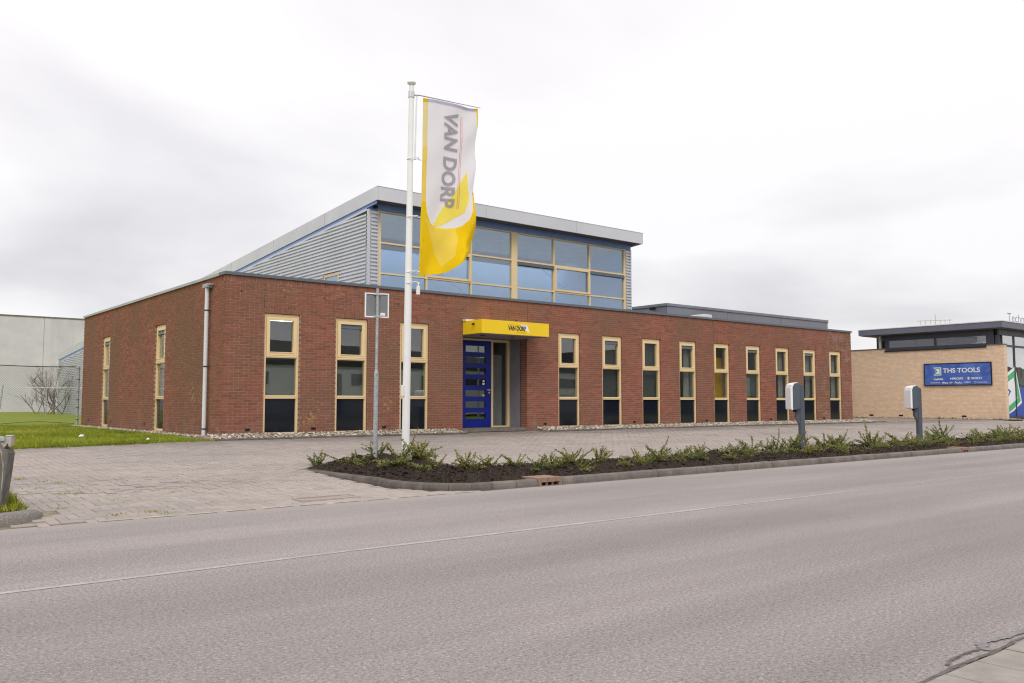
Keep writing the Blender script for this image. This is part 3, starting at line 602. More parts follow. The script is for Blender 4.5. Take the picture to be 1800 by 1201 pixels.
# ------------------------------------------------------------------ brick office building
H = 3.48; LEN = 25.21; DEP = 12.6; CO = 0.06; BL = 1.75/8
office = thing('office_building', (0, 0, 0), 'low flat-roofed red brick office with tall cream-framed windows and yellow canopy', 'building')
WX = [0.895, 2.64, 4.385, 9.61, 11.355, 13.09, 14.835, 16.59, 18.345, 20.095, 21.85, 23.61]; WW = 0.84
SY = [4.92, 10.17]
RX0, RX1 = 6.28, 8.45
def brick_layout(length, openings, joints, soldiers):
    out = []
    for r in range(-3, 56):
        z0 = r*CO; z1 = z0+CO; spans = [(0.0, length)]
        for (a, b, zt) in openings:
            if z0 < zt-0.001:
                ns = []
                for s, e in spans:
                    if b <= s or a >= e: ns.append((s, e)); continue
                    if a > s: ns.append((s, a))
                    if b < e: ns.append((b, e))
                spans = ns
        for (a, b, zb, zt) in soldiers:
            if z0 >= zb-0.001 and z1 <= zt+0.001:
                ns = []
                for s, e in spans:
                    if b <= s or a >= e: ns.append((s, e)); continue
                    if a > s: ns.append((s, a))
                    if b < e: ns.append((b, e))
                spans = ns
        for (jx, zb) in joints:
            if z0 >= zb-0.001:
                ns = []
                for s, e in spans:
                    if s < jx < e: ns += [(s, jx-0.006), (jx+0.006, e)]
                    else: ns.append((s, e))
                spans = ns
        off = (r % 2)*BL/2
        for s, e in spans:
            k = math.floor((s-off)/BL)
            while off+k*BL < e:
                a, b = max(s, off+k*BL), min(e, off+(k+1)*BL)
                if b-a > 0.016: out.append((a+(0.006 if a > s+1e-6 else 0), b-(0.006 if b < e-1e-6 else 0), z0+0.006, z1-0.006))
                k += 1
    for (a, b, zb, zt) in soldiers+[(0.0, length, 56*CO, H)]:
        nn = max(1, round((b-a)/0.0625)); st = (b-a)/nn
        for k in range(nn):
            x0 = a+k*st
            out.append((x0+0.006, x0+st-0.006, zb+0.006, zt-0.004))
    return out
ops = [(x, x+WW, 2.70) for x in WX]+[(RX0, RX1, 2.46)]
sold = [(x-0.06, x+WW+0.06, 2.70, 2.82) for x in WX]
jnt = [(0.885, 2.70), (8.46, 2.46), (16.58, 2.70), (24.46, 2.70)]
lay = brick_layout(LEN, ops, jnt, sold)
# mortar core (openings cut back 4 mm)
core = MB(); e = 0.004; edges = [-0.0]
cuts = sorted([(x-e, x+WW+e, 2.70+e) for x in WX]+[(RX0-e, RX1+e, 2.46+e)])
xx = 0.008
for a, b, zt in cuts:
    core.box((xx, 0.008, -0.3), (a, 0.30, 2.464)); xx = b
core.box((xx, 0.008, -0.3), (LEN-0.008, 0.30, 2.464))
xx = 0.008
for a, b, zt in cuts:
    if zt < 2.6: continue
    core.box((xx, 0.008, 2.464), (a, 0.30, 2.704)); xx = b
core.box((xx, 0.008, 2.464), (LEN-0.008, 0.30, 2.704)); core.box((0.008, 0.008, 2.704), (LEN-0.008, 0.30, H-0.003))
fwall = core.build('front_wall', M_MORTAR, office)
bmeshes = {}
def score(b):
    p = Vector(((b[0]+b[1])/2, 0, (b[2]+b[3])/2)); return (p-CAMP).length-(b[1]-b[0])*4
lay.sort(key=score)
ind = [b for b in lay if b[2] > -0.05 and (b[1]-b[0]) > 0.15][:300]; inds = set(ind)
rest = MB()
for b in lay:
    pr_ = R.uniform(0.0005, 0.0035)
    if b in inds:
        key = (round(b[1]-b[0], 3), round(b[3]-b[2], 3))
        if key not in bmeshes: bmeshes[key] = MB().box((0, 0, 0), (b[1]-b[0], 0.1, b[3]-b[2])).mesh('brick', M_BRICKO)
        inst('brick', bmeshes[key], fwall, (b[0], pr_, b[2]), (R.gauss(0, .004), 0, R.gauss(0, .004)))
    else: rest.box((b[0], pr_, b[2]), (b[1], 0.1, b[3]), t=R.random(), skip='b')
tag(rest.build('bricks_beyond', M_BRICK, fwall, tint=True), kind='stuff')
for jx, jz in jnt:
    m = MB(); m.box((jx-0.005, 0.0045, jz), (jx+0.005, 0.05, H-0.01)); m.build('expansion_joint', M_BLACK, fwall)
for vx, vz in ((0.50, 0.10), (2.05, 0.10), (3.90, 0.10), (9.05, 0.10), (12.65, 0.10), (16.1, 0.10), (19.7, 0.10), (23.1, 0.10)):
    m = MB(); m.box((vx, -0.004, vz), (vx+0.11, 0.06, vz+0.052)); m.build('air_brick', M_BLACK, fwall)
slot = MB().box((-0.006, -0.003, 0), (0.006, 0.05, 0.05)).mesh('weep_slot', M_BLACK)
for k in range(26): inst('weep_slot', slot, fwall, (0.35+k*0.98+R.uniform(-.05, .05), 0, 3.06 if k % 2 else 3.12))
# side wall (faces -X): local x runs from the rear to the corner
m = MB(); ys_ = [0.30]
cuts = sorted([(y-WW-e, y+e) for y in SY])
yy = 0.301
for a, b in cuts: m.box((0.008, yy, -0.3), (0.30, a, 2.704)); yy = b
m.box((0.008, yy, -0.3), (0.30, DEP, 2.704)); m.box((0.008, 0.301, 2.704), (0.30, DEP, H-0.003))
swall = m.build('side_wall', M_MORTAR, office)
slay = brick_layout(DEP, [(y-WW, y, 2.70) for y in SY], [(8.9, 2.7)], [(y-WW-0.06, y+0.06, 2.70, 2.82) for y in SY])
rest = MB()
for a, b, z0, z1 in slay:
    if a < 0.1: a = 0.1005     # the front wall's bricks form the corner
    if b-a < 0.03: continue
    rest.box((R.uniform(0.0005, 0.0035), a, z0), (0.1, b, z1), t=R.random(), skip='r')
tag(rest.build('bricks_beyond', M_BRICK, swall, tint=True), kind='stuff')
# corner ends of the front wall's bricks on alternate courses fill the gap at y 0..0.1
for vy in (1.05, 5.6, 9.0, 11.6):
    m = MB(); m.box((-0.004, vy, 0.12), (0.06, vy+0.06, 0.19)); m.build('air_brick', M_BLACK, swall)
# other walls, roof, interior
m = MB(); m.box((LEN-0.30, 0.301, -0.3), (LEN, DEP, H-0.004)); m.build('end_wall', M_BRICK, office)
m = MB(); m.box((0.301, DEP-0.3, -0.3), (LEN-0.301, DEP-0.001, H-0.005)); m.build('rear_wall', M_BRICK, office)
m = MB(); m.box((0.302, 0.302, 3.15), (LEN-0.302, DEP-0.302, 3.25)); roof = m.build('roof', M_DARK, office)
m = MB(); m.box((-0.035, -0.035, H), (LEN+0.035, 0.34, 3.55)); m.build('front_coping', M_CAP, roof, bevel=0.004)
m = MB(); m.box((-0.034, 0.3405, H+0.001), (0.34, DEP+0.03, 3.549)); m.build('side_coping', M_CAPL, roof, bevel=0.004)
m = MB(); m.box((LEN-0.34, 0.3405, H+0.001), (LEN+0.034, DEP+0.03, 3.549)); m.build('end_coping', M_CAP, roof)
ROOMB = 4.2
m = MB(); m.face([(0.31, 0.31, 0.0), (LEN-.31, 0.31, 0.0), (LEN-.31, ROOMB, 0.0), (0.31, ROOMB, 0.0)]); m.build('room_floor', M_ROOMF, office)
m = MB(); m.face([(0.31, 0.31, 2.9), (0.31, ROOMB, 2.9), (LEN-.31, ROOMB, 2.9), (LEN-.31, 0.31, 2.9)]); m.build('room_ceiling', M_CEIL, office)
m = MB(); m.face([(0.31, ROOMB, 0.0), (LEN-.31, ROOMB, 0.0), (LEN-.31, ROOMB, 2.9), (0.31, ROOMB, 2.9)]); m.build('room_wall', M_ROOMW, office)
for k, px_ in enumerate((6.15, 8.7, 12.9, 18.1, 21.6)):
    m = MB(); m.box((px_, 0.95, 0.002), (px_+0.1, ROOMB-0.01, 2.898)); m.build('partition', M_ROOMW, office)

# windows
def window_parts(win, vent, blind, curtain, lamp=None):
    F = 0.058
    fm_ = MB(); y0, y1 = 0.045, 0.16
    fm_.box((0.004, y0, 0.004), (F, y1, 2.692)); fm_.box((WW-F, y0, 0.004), (WW-0.004, y1, 2.692)); fm_.box((F, y0, 0.004), (WW-F, y1, 0.055)); fm_.box((F, y0, 2.64), (WW-F, y1, 2.692))
    return fm_
def build_window(loc, rz, vent=False, inner=None, seed=0):
    rr = random.Random(seed); F = 0.058
    fo = window_parts(None, 0, 0, 0).mesh('window', M_FRAME) if 'w' not in WM else WM['w']; WM['w'] = fo
    win = inst('window', fo, office, loc, (0, 0, rz))
    def part(key, mk, name, mat, bevel=0):
        if key not in WM: WM[key] = mk().mesh(name, mat)
        o_ = inst(name, WM[key], win); return o_
    def transoms(z0, z1):
        return lambda: MB().prism([(0.03, z0), (0.16, z0), (0.16, z1), (0.03, z1), (0.03, z1-0.012), (0.021, z1-0.014), (0.021, z1-0.03), (0.03, z1-0.032)], lambda p: (F, p[0], p[1]), lambda p: (WW-F, p[0], p[1]))
    part('t1', transoms(1.715, 1.765), 'transom', M_FRAME); part('t2', transoms(0.805, 0.878), 'transom', M_FRAME)
    def sash():
        b = MB(); s = 0.075; x0, x1, z0, z1 = F+0.006, WW-F-0.006, 1.771, 2.634
        b.box((x0, 0.028, z0), (x0+s, 0.12, z1)); b.box((x1-s, 0.028, z0), (x1, 0.12, z1)); b.box((x0+s, 0.028, z0), (x1-s, 0.12, z0+s)); b.box((x0+s, 0.028, z1-s), (x1-s, 0.12, z1))
        b.box((x0+s-0.02, 0.018, z0+s-0.018), (x1-s+0.02, 0.028, z0+s)); return b
    part('sash', sash, 'sash', M_FRAME)
    sx0, sx1 = F+0.081, WW-F-0.081
    part('p1', lambda: MB().box((sx0+0.001, 0.085, 1.847), (sx1-0.001, 0.097, 2.558)), 'pane', M_GLASS)
    part('p2', lambda: MB().box((F+0.001, 0.085, 0.879), (WW-F-0.001, 0.097, 1.714)), 'pane', M_GLASS)
    part('p3', lambda: MB().box((F+0.001, 0.085, 0.056), (WW-F-0.001, 0.12, 0.804)), 'spandrel_panel', M_NAVY)
    part('sl', lambda: MB().box((0.0, 0.02, -0.03), (WW, 0.17, 0.0035)), 'sill', M_MORTAR)
    if vent: part('vt', lambda: MB().prism([(0.035, 2.46), (0.084, 2.46), (0.084, 2.555), (0.06, 2.555)], lambda p: (sx0+0.002, p[0], p[1]), lambda p: (sx1-0.002, p[0], p[1])), 'vent_hood', M_CHG)
    if inner == 'blind':
        b = MB()
        for k in range(28): zz_ = 0.95+k*0.028; b.box((F, 0.19, zz_), (WW-F, 0.215, zz_+0.022))
        part('bl', lambda: b, 'blind', M_BLIND)
    if inner == 'screen': part('sc', lambda: MB().box((F-0.02, 0.20, 0.85), (WW-F+0.02, 0.205, 1.50)), 'screen_blind', M_SCREEN)
    if inner == 'full': part('fb', lambda: MB().box((F-0.02, 0.20, 0.85), (WW-F+0.02, 0.205, 2.62)), 'screen_blind', M_BLIND)
    if inner == 'curtain':
        b = MB(); pvx = None
        for k in range(15):
            x_ = WW-F-0.30+k*0.02; y_ = 0.24+0.02*math.sin(k*1.9); q = ((x_-0.05*math.sin(k), y_, 0.1), (x_, y_, 2.62))
            if pvx: b.face([pvx[0], q[0], q[1], pvx[1]])
            pvx = q
        part('cu', lambda: b, 'curtain', M_CURT)
    return win
WM = {}
spec = [(0, 'screen'), (1, 'screen'), (0, 'screen'), (0, 'blind'), (1, 'full'), (0, 'full'), (1, 'curtain'), (0, None), (1, 'blind'), (0, 'curtain'), (1, 'curtain'), (0, 'curtain')]
for k, x in enumerate(WX): build_window((x, 0, 0), 0, spec[k][0], spec[k][1], k)
for k, y in enumerate(SY): build_window((0, y, 0), -math.pi/2, True, None, 50+k)

# entrance recess
rc = MB(); RD = 0.80
rc.box((RX0-0.1, 0.301, 0.0), (RX0-0.0005, RD+0.12, 2.46)); rc.build('recess_wall', M_MORTAR, office)
jb = MB()
for r in range(41):
    for (a, b) in (((0.103, 0.28),) if r % 2 else ((0.103, 0.17), (0.182, 0.28))): jb.box((RX1-0.0, a, r*CO+0.006), (RX1+0.09, b, r*CO+CO-0.006), t=R.random())
tag(jb.build('jamb_bricks', M_BRICK, office, tint=True), kind='stuff')
m = MB(); m.box((RX1+0.004, 0.281, 0.0), (RX1+0.10, RD+0.12, 2.46)); m.build('reveal_panel', M_GREYP, office)
m = MB(); m.box((RX0, 0.30, 2.46), (RX1, RD+0.12, 2.5)); m.build('recess_ceiling', M_SOFF, office)
m = MB(); m.box((RX0+0.001, 0.02, -0.05), (RX1-0.001, RD+0.02, 0.035)); m.build('threshold', M_KERB, office)
FX = [RX0+0.03, 7.80, 8.44]
m = MB(); y0, y1 = RD-0.03, RD+0.07
m.box((RX0, y0, 0.036), (RX0+0.05, y1, 2.459)); m.box((7.80, y0, 0.036), (7.865, y1, 2.459)); m.box((8.375, y0, 0.036), (8.449, y1, 2.459)); m.box((RX0+0.05, y0, 2.415), (7.80, y1, 2.459)); m.box((7.865, y0, 2.395), (8.375, y1, 2.459)); m.box((7.865, y0, 0.036), (8.375, y1, 0.075))
fr = m.build('entrance_frame', M_FRAME, office)
m = MB(); m.box((7.866, RD+0.01, 0.076), (8.374, RD+0.022, 2.394)); m.build('side_light_pane', M_GLASS, fr)
m = MB(); m.box((7.89, RD+0.12, 0.05), (8.28, RD+0.13, 2.05)); m.build('frosted_panel', plain('frosted_white', (0.42, 0.44, 0.42), 0.6), fr)
DX0, DX1 = RX0+0.053, 7.797; DZ0, DZ1 = 0.045, 2.412
ww_ = DX1-DX0; stx = 0.135
lights = []; m = MB(); y0, y1 = RD-0.02, RD+0.05
px0, px1 = 6.93, DX1-0.185
m.box((DX0, y0, DZ0), (px0, y1, DZ1)); m.box((px1, y0, DZ0), (DX1, y1, DZ1))
zb = DZ0+0.225; ph = 0.175; gap = (2.268-zb-7*ph)/6; zcur = DZ0
for k in range(7):
    z0 = zb+k*(ph+gap); m.box((px0, y0, zcur), (px1, y1, z0)); lights.append((z0, z0+ph)); zcur = z0+ph
m.box((px0, y0, zcur), (px1, y1, DZ1))
door = m.build('door', M_BLUE, office, label='royal blue door with seven narrow horizontal lights')
for z0, z1 in lights:
    m = MB(); m.box((px0+0.001, RD+0.008, z0+0.001), (px1-0.001, RD+0.02, z1-0.001)); m.build('door_light', M_GLASS, door)
hz = 1.06; hx = DX1-0.07
m = MB(); m.box((hx-0.025, y0-0.012, hz-0.025), (hx+0.025, y0-0.0005, hz+0.025)); m.tube([(hx, y0-0.01, hz), (hx, y0-0.055, hz)], 0.011, 8); m.tube([(hx+0.008, y0-0.055, hz), (hx-0.13, y0-0.055, hz+0.004)], 0.011, 8); m.build('handle', M_ALU, door)
m = MB(); m.tube([(hx, y0-0.0005, hz-0.075), (hx, y0-0.012, hz-0.075)], 0.026, 12); m.build('lock_rosette', M_ALU, door)
m = MB(); m.box((px1-0.10, RD+0.002, lights[3][0]+0.02), (px1-0.02, RD+0.006, lights[3][0]+0.075)); m.box((px1-0.085, RD+0.002, lights[3][0]+0.095), (px1-0.025, RD+0.006, lights[3][0]+0.15)); m.build('sticker', M_SWHT, door)
m = MB(); m.box((px1-0.11, RD+0.002, lights[2][0]+0.015), (px1-0.02, RD+0.006, lights[2][0]+0.055)); m.build('sticker', M_YEL, door)
# canopy
CX0, CX1, CY0, CZ0, CZ1 = 6.27, 8.53, -0.83, 2.463, 2.825
m = MB(); m.box((CX0, CY0, CZ0+0.012), (CX1, -0.003, CZ1)); can = m.build('canopy', M_YEL, office, bevel=0.006, label='bright yellow box canopy over the entrance')
m = MB(); m.box((CX0+0.02, CY0+0.02, CZ0), (CX1-0.02, -0.004, CZ0+0.0115)); m.build('soffit', M_GREYP, can)
m = MB(); m.box((CX0-0.02, -0.16, CZ1+0.002), (CX0+0.30, -0.02, CZ1+0.05)); m.build('flashing', M_PVC, can)
for sx_ in (6.65, 7.65): m = MB(); m.tube([(sx_, -0.35, CZ0-0.012), (sx_, -0.35, CZ0-0.0005)], 0.07, 16); m.build('downlight', M_BLACK, can)
fy = CY0-0.0025
def cface(x0, x1, z0, z1): return lambda a, b: (x0+(x1-x0)*a, fy-0.002, z0+(z1-z0)*b)
m = MB(); m.face([(7.50, fy, 2.755), (7.745, fy, 2.755), (7.86, fy, 2.54), (7.72, fy, 2.60)]); m.build('white_arrow', M_SWHT, can)
text_mb('VAN DORP', cface(7.12, 7.72, 2.585, 2.712), bold=0.035).build('lettering', M_INK, can)
text_mb('VOOR MORGEN', cface(7.41, 7.715, 2.53, 2.555)).build('lettering', M_BRN, can)
m = MB(); m.face([(7.13, fy-0.001, 2.733), (7.715, fy-0.001, 2.733), (7.715, fy-0.001, 2.739), (7.13, fy-0.001, 2.739)]); m.build('orange_line', M_ORG, can)
m = MB(); m.tube([(CX0-0.0005, -0.50, 2.725), (CX0-0.03, -0.50, 2.725)], 0.025, 10); m.tube([(CX0-0.03, -0.50, 2.725), (CX0-0.08, -0.53, 2.71)], 0.022, 10); m.build('security_camera', M_BLACK, can)
for lx in (7.45, 7.75): m = MB(); m.tube([(lx, -0.75 if lx < 7.6 else -0.4, CZ1+0.0005), (lx, -0.75 if lx < 7.6 else -0.4, CZ1+0.02)], 0.03, 10); m.tube([(lx, -0.75 if lx < 7.6 else -0.4, CZ1+0.02), (lx, -0.75 if lx < 7.6 else -0.4, CZ1+(0.04 if lx < 7.6 else 0.10))], 0.018, 10); m.build('sensor', M_DARK, can)
# downpipe with hopper on the side wall
m = MB(); m.tube([(-0.075, 0.92, -0.06), (-0.075, 0.92, 3.30)], 0.045, 16); dp = m.build('downpipe', M_PVC, office, smooth=False)
m = MB(); m.box((-0.13, 0.78, 3.27), (-0.003, 1.08, 3.36)); m.box((-0.10, 0.72, 3.315), (-0.003, 1.16, 3.352)); m.build('hopper', M_GALV, dp, bevel=0.006)
for z in (0.12, 1.5, 2.75): m = MB(); m.tube([(-0.075, 0.92, z), (-0.075, 0.92, z+0.03)], 0.051, 16); m.box((-0.06, 0.85, z+0.005), (0.004, 0.87, z+0.025)); m.build('bracket', M_DARK, dp)
# lit strip lamps and the yellow banner seen through the windows
LG = 'lit strip lamps inside the office'
for lx, ly, ln, lab in ((0.95, 1.5, 1.3, 'upper lit strip lamp seen through the leftmost front window'), (1.75, 2.6, 1.0, 'short lit strip lamp behind the leftmost front window'), (3.4, 2.4, 1.0, 'lit strip lamp behind the second front window from the left'), (10.2, 1.6, 1.1, 'warm lit lamp in the window right of the entrance'), (17.0, 1.8, 1.0, 'lit lamp above the yellow banner indoors'), (17.5, 2.9, 1.2, 'far lit lamp above the yellow banner indoors'), (19.6, 2.2, 0.9, 'lit lamp behind the ninth front window')):
    t = thing('strip_lamp', (lx, ly, 2.78), lab, 'lamp', LG); m = MB(); m.box((0, -0.05, 0.03), (ln, 0.05, 0.11)); m.build('lamp_housing', M_WHITE, t); m = MB(); m.box((0.02, -0.035, 0.015), (ln-0.02, 0.035, 0.029)); m.build('tube', M_LAMP, t)
t = thing('yellow_banner', (17.02, 0.34, 0), 'tall yellow banner standing behind the eighth front window', 'banner')
m = MB(); m.box((0, 0, 0.03), (0.70, 0.012, 2.25)); m.build('banner_sheet', M_YELIN, t); m = MB(); m.box((0.02, -0.03, 0), (0.68, 0.08, 0.028)); m.build('banner_foot', M_ALU, t)
m = MB(); m.prism([(0.32, 1.85), (0.55, 1.98), (0.62, 1.78), (0.5, 1.86), (0.36, 1.76)], lambda p: (p[0], -0.004, p[1]), lambda p: (p[0], -0.001, p[1])); m.build('white_mark', M_SWHT, t)

# pebble strips
def pebbles(name, mat, gens, label, n):
    b = MB()
    for _ in range(n):
        x, y, z, s = gens(); i = len(b.v); a0 = R.random()*6.28; t = R.random()
        k6 = [(math.cos(a0+k*1.2566), math.sin(a0+k*1.2566)) for k in range(5)]; sx_, sy_ = R.uniform(.7, 1.3)*s, R.uniform(.6, 1.0)*s; hh = s*R.uniform(.45, .8); ca, sa = math.cos(a0), math.sin(a0)
        for (u, v) in k6: b.v.append((x+u*sx_*ca-v*sy_*sa, y+u*sx_*sa+v*sy_*ca, z+R.uniform(-.1, .15)*s))
        b.v.append((x+R.uniform(-.3, .3)*s, y+R.uniform(-.3, .3)*s, z+hh))
        for k in range(5): b.f.append((i+k, i+(k+1) % 5, i+5)); b.t.append(t)
    return tag(b.build(name, mat, tint=True), label, 'pebbles', kind='stuff')
def gfront():
    while True:
        x, y = R.uniform(-0.35, LEN+1), -0.03-0.60*R.random()
        if not (RX0-0.3 < x < RX1+0.2): return x, y, -0.045+0.085*(1-abs(y)/0.63)+0.015*R.random(), R.uniform(.018, .045)
gs = MB()
for a, b in ((-0.5, RX0-0.35), (RX1+0.2, LEN+1.2)): gs.prism([(-0.70, -0.3), (0.0, -0.3), (0.0, 0.03), (-0.70, -0.05)], lambda p: (a, p[0], p[1]), lambda p: (b, p[0], p[1]))
gs.box((-0.5, 0.0, -0.3), (-0.0, 12.6, -0.035)); tag(gs.build('gravel_bed', M_SAND), kind='structure', label='gravel bed at the foot of the brick walls')
pebbles('wall_pebbles', M_PEB, gfront, 'pale pebble strip along the foot of the brick front', 5200)
pebbles('side_pebbles', M_PEB, lambda: (-0.02-0.36*R.random(), R.uniform(-0.6, 12.6), -0.03+0.02*R.random(), R.uniform(.015, .035)), 'pale pebble strip along the left brick side wall', 1800)
ed = tag(bpy.data.objects.new('strip_edging', None), kind='structure', label='narrow concrete edging of the pebble strip'); COL.objects.link(ed)
for a, b in ((-0.42, RX0-0.35), (RX1+0.2, LEN+1.2)):
    n_ = round((b-a)/1.0); s_ = (b-a)/n_
    for k in range(n_): kerb_block((a+k*s_, -0.76), (a+(k+1)*s_, -0.76), -0.055, -0.055, M_KERBD, 0.06, 0.035, 0.035, 'edging_stone', ed)

# ------------------------------------------------------------------ industrial hall with monopitch roof behind
HX0, HX1, HY0, HY1 = 5.93, 17.25, 4.40, 46.2
hall = thing('industrial_hall', (HX0, HY0, 0), 'silver corrugated hall with high glazed front and sloping monopitch roof', 'building')
HO = (HX0, HY0, 0)
def rt(y): return 7.11-0.0730*(y-3.79)           # top of roof edge
def rb(y): return rt(y)-0.42
PIT = 0.112; prof = [(0, 0), (0.20, 0), (0.30, 0.055), (0.78, 0.055), (0.90, 0), (1.0, 0)]
sideO = [(6.2, 7.25, 3.4, 4.83)]
m = MB(); nz_ = int(6.6/PIT)
for k in range(nz_):
    z0 = -0.1+k*PIT
    def yend(z): return min(HY1, HY0+ (rb(HY0)-0.17-z)/0.0730 if True else 0)
    for (a, da), (b, db) in zip(prof, prof[1:]):
        za, zb_ = z0+a*PIT, z0+b*PIT
        ya, yb = yend(za), yend(zb_)
        if ya < HY0+0.06 or yb < HY0+0.06: continue
        segs = [(HY0+0.06, None)] 
        if 3.4 < za < 4.83:
            m.face([(HX0-da, HY0+0.06, za), (HX0-db, HY0+0.06, zb_), (HX0-db, 6.2, zb_), (HX0-da, 6.2, za)]); s0 = 7.25
        else: s0 = HY0+0.06
        m.face([(HX0-da, s0, za), (HX0-db, s0, zb_), (HX0-db, yb, zb_), (HX0-da, ya, za)])
m.build('side_cladding', M_CLAD, hall, HO)
def frontclad(x0, x1, nm):
    m = MB()
    for k in range(int(3.6/PIT)):
        z0 = 3.0+k*PIT
        for (a, da), (b, db) in zip(prof, prof[1:]):
            if z0+b*PIT > 6.53: continue
            m.face([(x0, HY0-da, z0+a*PIT), (x1, HY0-da, z0+a*PIT), (x1, HY0-db, z0+b*PIT), (x0, HY0-db, z0+b*PIT)])
    m.build(nm, M_CLAD, hall, HO)
frontclad(HX0+0.05, HX0+0.29, 'front_cladding'); frontclad(16.96, HX1-0.02, 'front_cladding')
m = MB(); m.box((HX0-0.03, HY0-0.035, 3.0), (HX0+0.049, HY0+0.059, 6.52)); m.box((HX0+0.29, HY0-0.035, 3.0), (HX0+0.335, HY0+0.05, 6.52)); m.box((HX1-0.021, HY0-0.035, 3.0), (HX1+0.03, HY0+0.06, 6.52)); m.build('corner_trim', M_FASC, hall, HO)
m = MB(); m.box((HX0-0.03, HY1-0.05, -0.2), (HX0+0.05, HY1+0.03, rb(HY1)-0.1)); m.build('corner_trim', M_FASC, hall, HO)
m = MB(); m.box((HX1, HY0+0.06, -0.2), (HX1+0.02, HY1, 3.5)); m.face([(HX1+0.01, HY0+0.06, 3.5), (HX1+0.01, HY1, 3.5), (HX1+0.01, HY1, rb(HY1)), (HX1+0.01, HY0+0.06, rb(HY0))]); m.build('right_cladding', M_CLAD, hall, HO)
m = MB(); m.face([(HX0, HY1, -0.2), (HX1, HY1, -0.2), (HX1, HY1, rb(HY1)), (HX0, HY1, rb(HY1))]); m.build('rear_cladding', M_CLAD, hall, HO)
# roof and fascia panels
RX_0, RX_1, RY0, RY1 = HX0-0.06, HX1+0.08, 3.79, 46.5
m = MB()
for xa, xb, ya, yb in ((RX_0, RX_1, RY0, 7.4), (RX_0, 6.6, 7.4, 8.55), (16.9, RX_1, 7.4, 8.55), (RX_0, RX_1, 8.55, RY1)): m.face([(xa, ya, rt(ya)-0.01), (xb, ya, rt(ya)-0.01), (xb, yb, rt(yb)-0.01), (xa, yb, rt(yb)-0.01)])
hroof = m.build('roof', M_FASC, hall, HO)
m = MB(); m.box((RX_0+0.05, RY0+0.05, rb(RY0)+0.03), (RX_1-0.05, HY0+0.1, rb(RY0)+0.06)); m.build('soffit', M_SOFF, hall, HO)
ys2 = [RY0+0.0, 7.19, 11.22, 15.24, 19.26, 23.28, 27.3, 31.3, 35.3, 39.4, 43.4, RY1]
for a, b in zip(ys2, ys2[1:]):
    a2, b2 = a+0.012, b-0.012
    m = MB(); m.prism([(a2, rb(a2)), (b2, rb(b2)), (b2, rt(b2)), (a2, rt(a2))], lambda p: (RX_0, p[0], p[1]), lambda p: (RX_0+0.045, p[0], p[1])); m.build('fascia_panel', M_FASC, hroof, HO)
xs2 = [RX_0+0.046, 9.9, 13.9, RX_1]
for a, b in zip(xs2, xs2[1:]):
    m = MB(); m.box((a+0.004, RY0+0.012, rb(RY0)), (b-0.004, RY0+0.055, rt(RY0))); m.build('fascia_panel', M_FASC, hroof, HO)
m = MB(); m.prism([(RY0+0.06, rb(RY0)), (RY1, rb(RY1)), (RY1, rt(RY1)), (RY0+0.06, rt(RY0))], lambda p: (RX_1-0.045, p[0], p[1]), lambda p: (RX_1, p[0], p[1])); m.build('fascia_panel', M_FASC, hroof, HO)
m = MB(); m.prism([(RY0+0.1, rb(RY0)-0.09), (RY0+0.1, rb(RY0)+0.05), (RY1-0.2, rb(RY1)+0.05), (RY1-0.2, rb(RY1)-0.14)], lambda p: (HX0-0.03, p[0], p[1]), lambda p: (HX0-0.012, p[0], p[1])); m.build('blue_trim', M_BAND, hall, HO)
m = MB(); m.prism([(HY0+0.06, rb(HY0)-0.17), (HY0+0.06, rb(HY0)-0.10), (RY1-0.3, rb(RY1)-0.13), (RY1-0.3, rb(RY1)-0.20)], lambda p: (HX0-0.045, p[0], p[1]), lambda p: (HX0-0.031, p[0], p[1])); m.build('trim_flashing', M_FASC, hall, HO)
m = MB(); m.box((HX0+0.0, HY0-0.03, 6.53), (HX1, HY0+0.04, rb(RY0)+0.029)); m.build('blue_trim', M_BAND, hall, HO)
m = MB(); m.tube([(HX0+0.18, HY0-0.03, 6.60), (HX0+0.18, HY0-0.16, 6.58)], 0.05, 10); m.build('alarm_lamp', M_BLACK, hall, HO)
m = MB(); m.face([(6.6, 7.4, rt(7.4)-0.01), (16.9, 7.4, rt(7.4)-0.01), (16.9, 8.55, rt(8.55)-0.01), (6.6, 8.55, rt(8.55)-0.01)]); m.build('added_skylight', glass('added_skylight_glass', (0.95, 0.97, 1.0), mul=1.0, wav=0.0), hroof, HO)  # unseen glazed roof opening, added to brighten the room behind the glazing
# glazing
GX = [6.27, 7.985, 9.70, 11.45, 11.58, 13.30, 15.02, 16.90]
GZ = [3.3, 4.18, 4.62, 5.54, 6.50]
GZ = [3.30, 4.60, 5.53, 6.49]
m = MB(); y0, y1 = HY0-0.05, HY0+0.06
gcol = [(6.265, 6.33), (7.96, 8.01), (9.685, 9.735), (11.40, 11.65), (13.295, 13.345), (15.04, 15.09), (16.85, 16.945)]
for a, b in gcol: m.box((a, y0, 3.2), (b, y1, 6.515))
gf = m.build('window_frame', M_FRAME, hall, HO)
rows = [(3.25, 4.585), (4.635, 5.515), (5.565, 6.47)]
for (a, b), (c, d) in zip(gcol, gcol[1:]):
    for za, zb2, fo_ in ((6.47, 6.514, 0.006), (5.515, 5.565, -0.006), (4.585, 4.635, -0.006)): m = MB(); m.box((b, y0+fo_, za), (c, y1-0.004, zb2)); m.build('transom', M_FRAME, gf, HO)
    for z0, z1 in rows: m = MB(); m.box((b+0.001, HY0+0.0, z0), (c-0.001, HY0+0.012, z1)); m.build('pane', M_GLASSH, gf, HO)
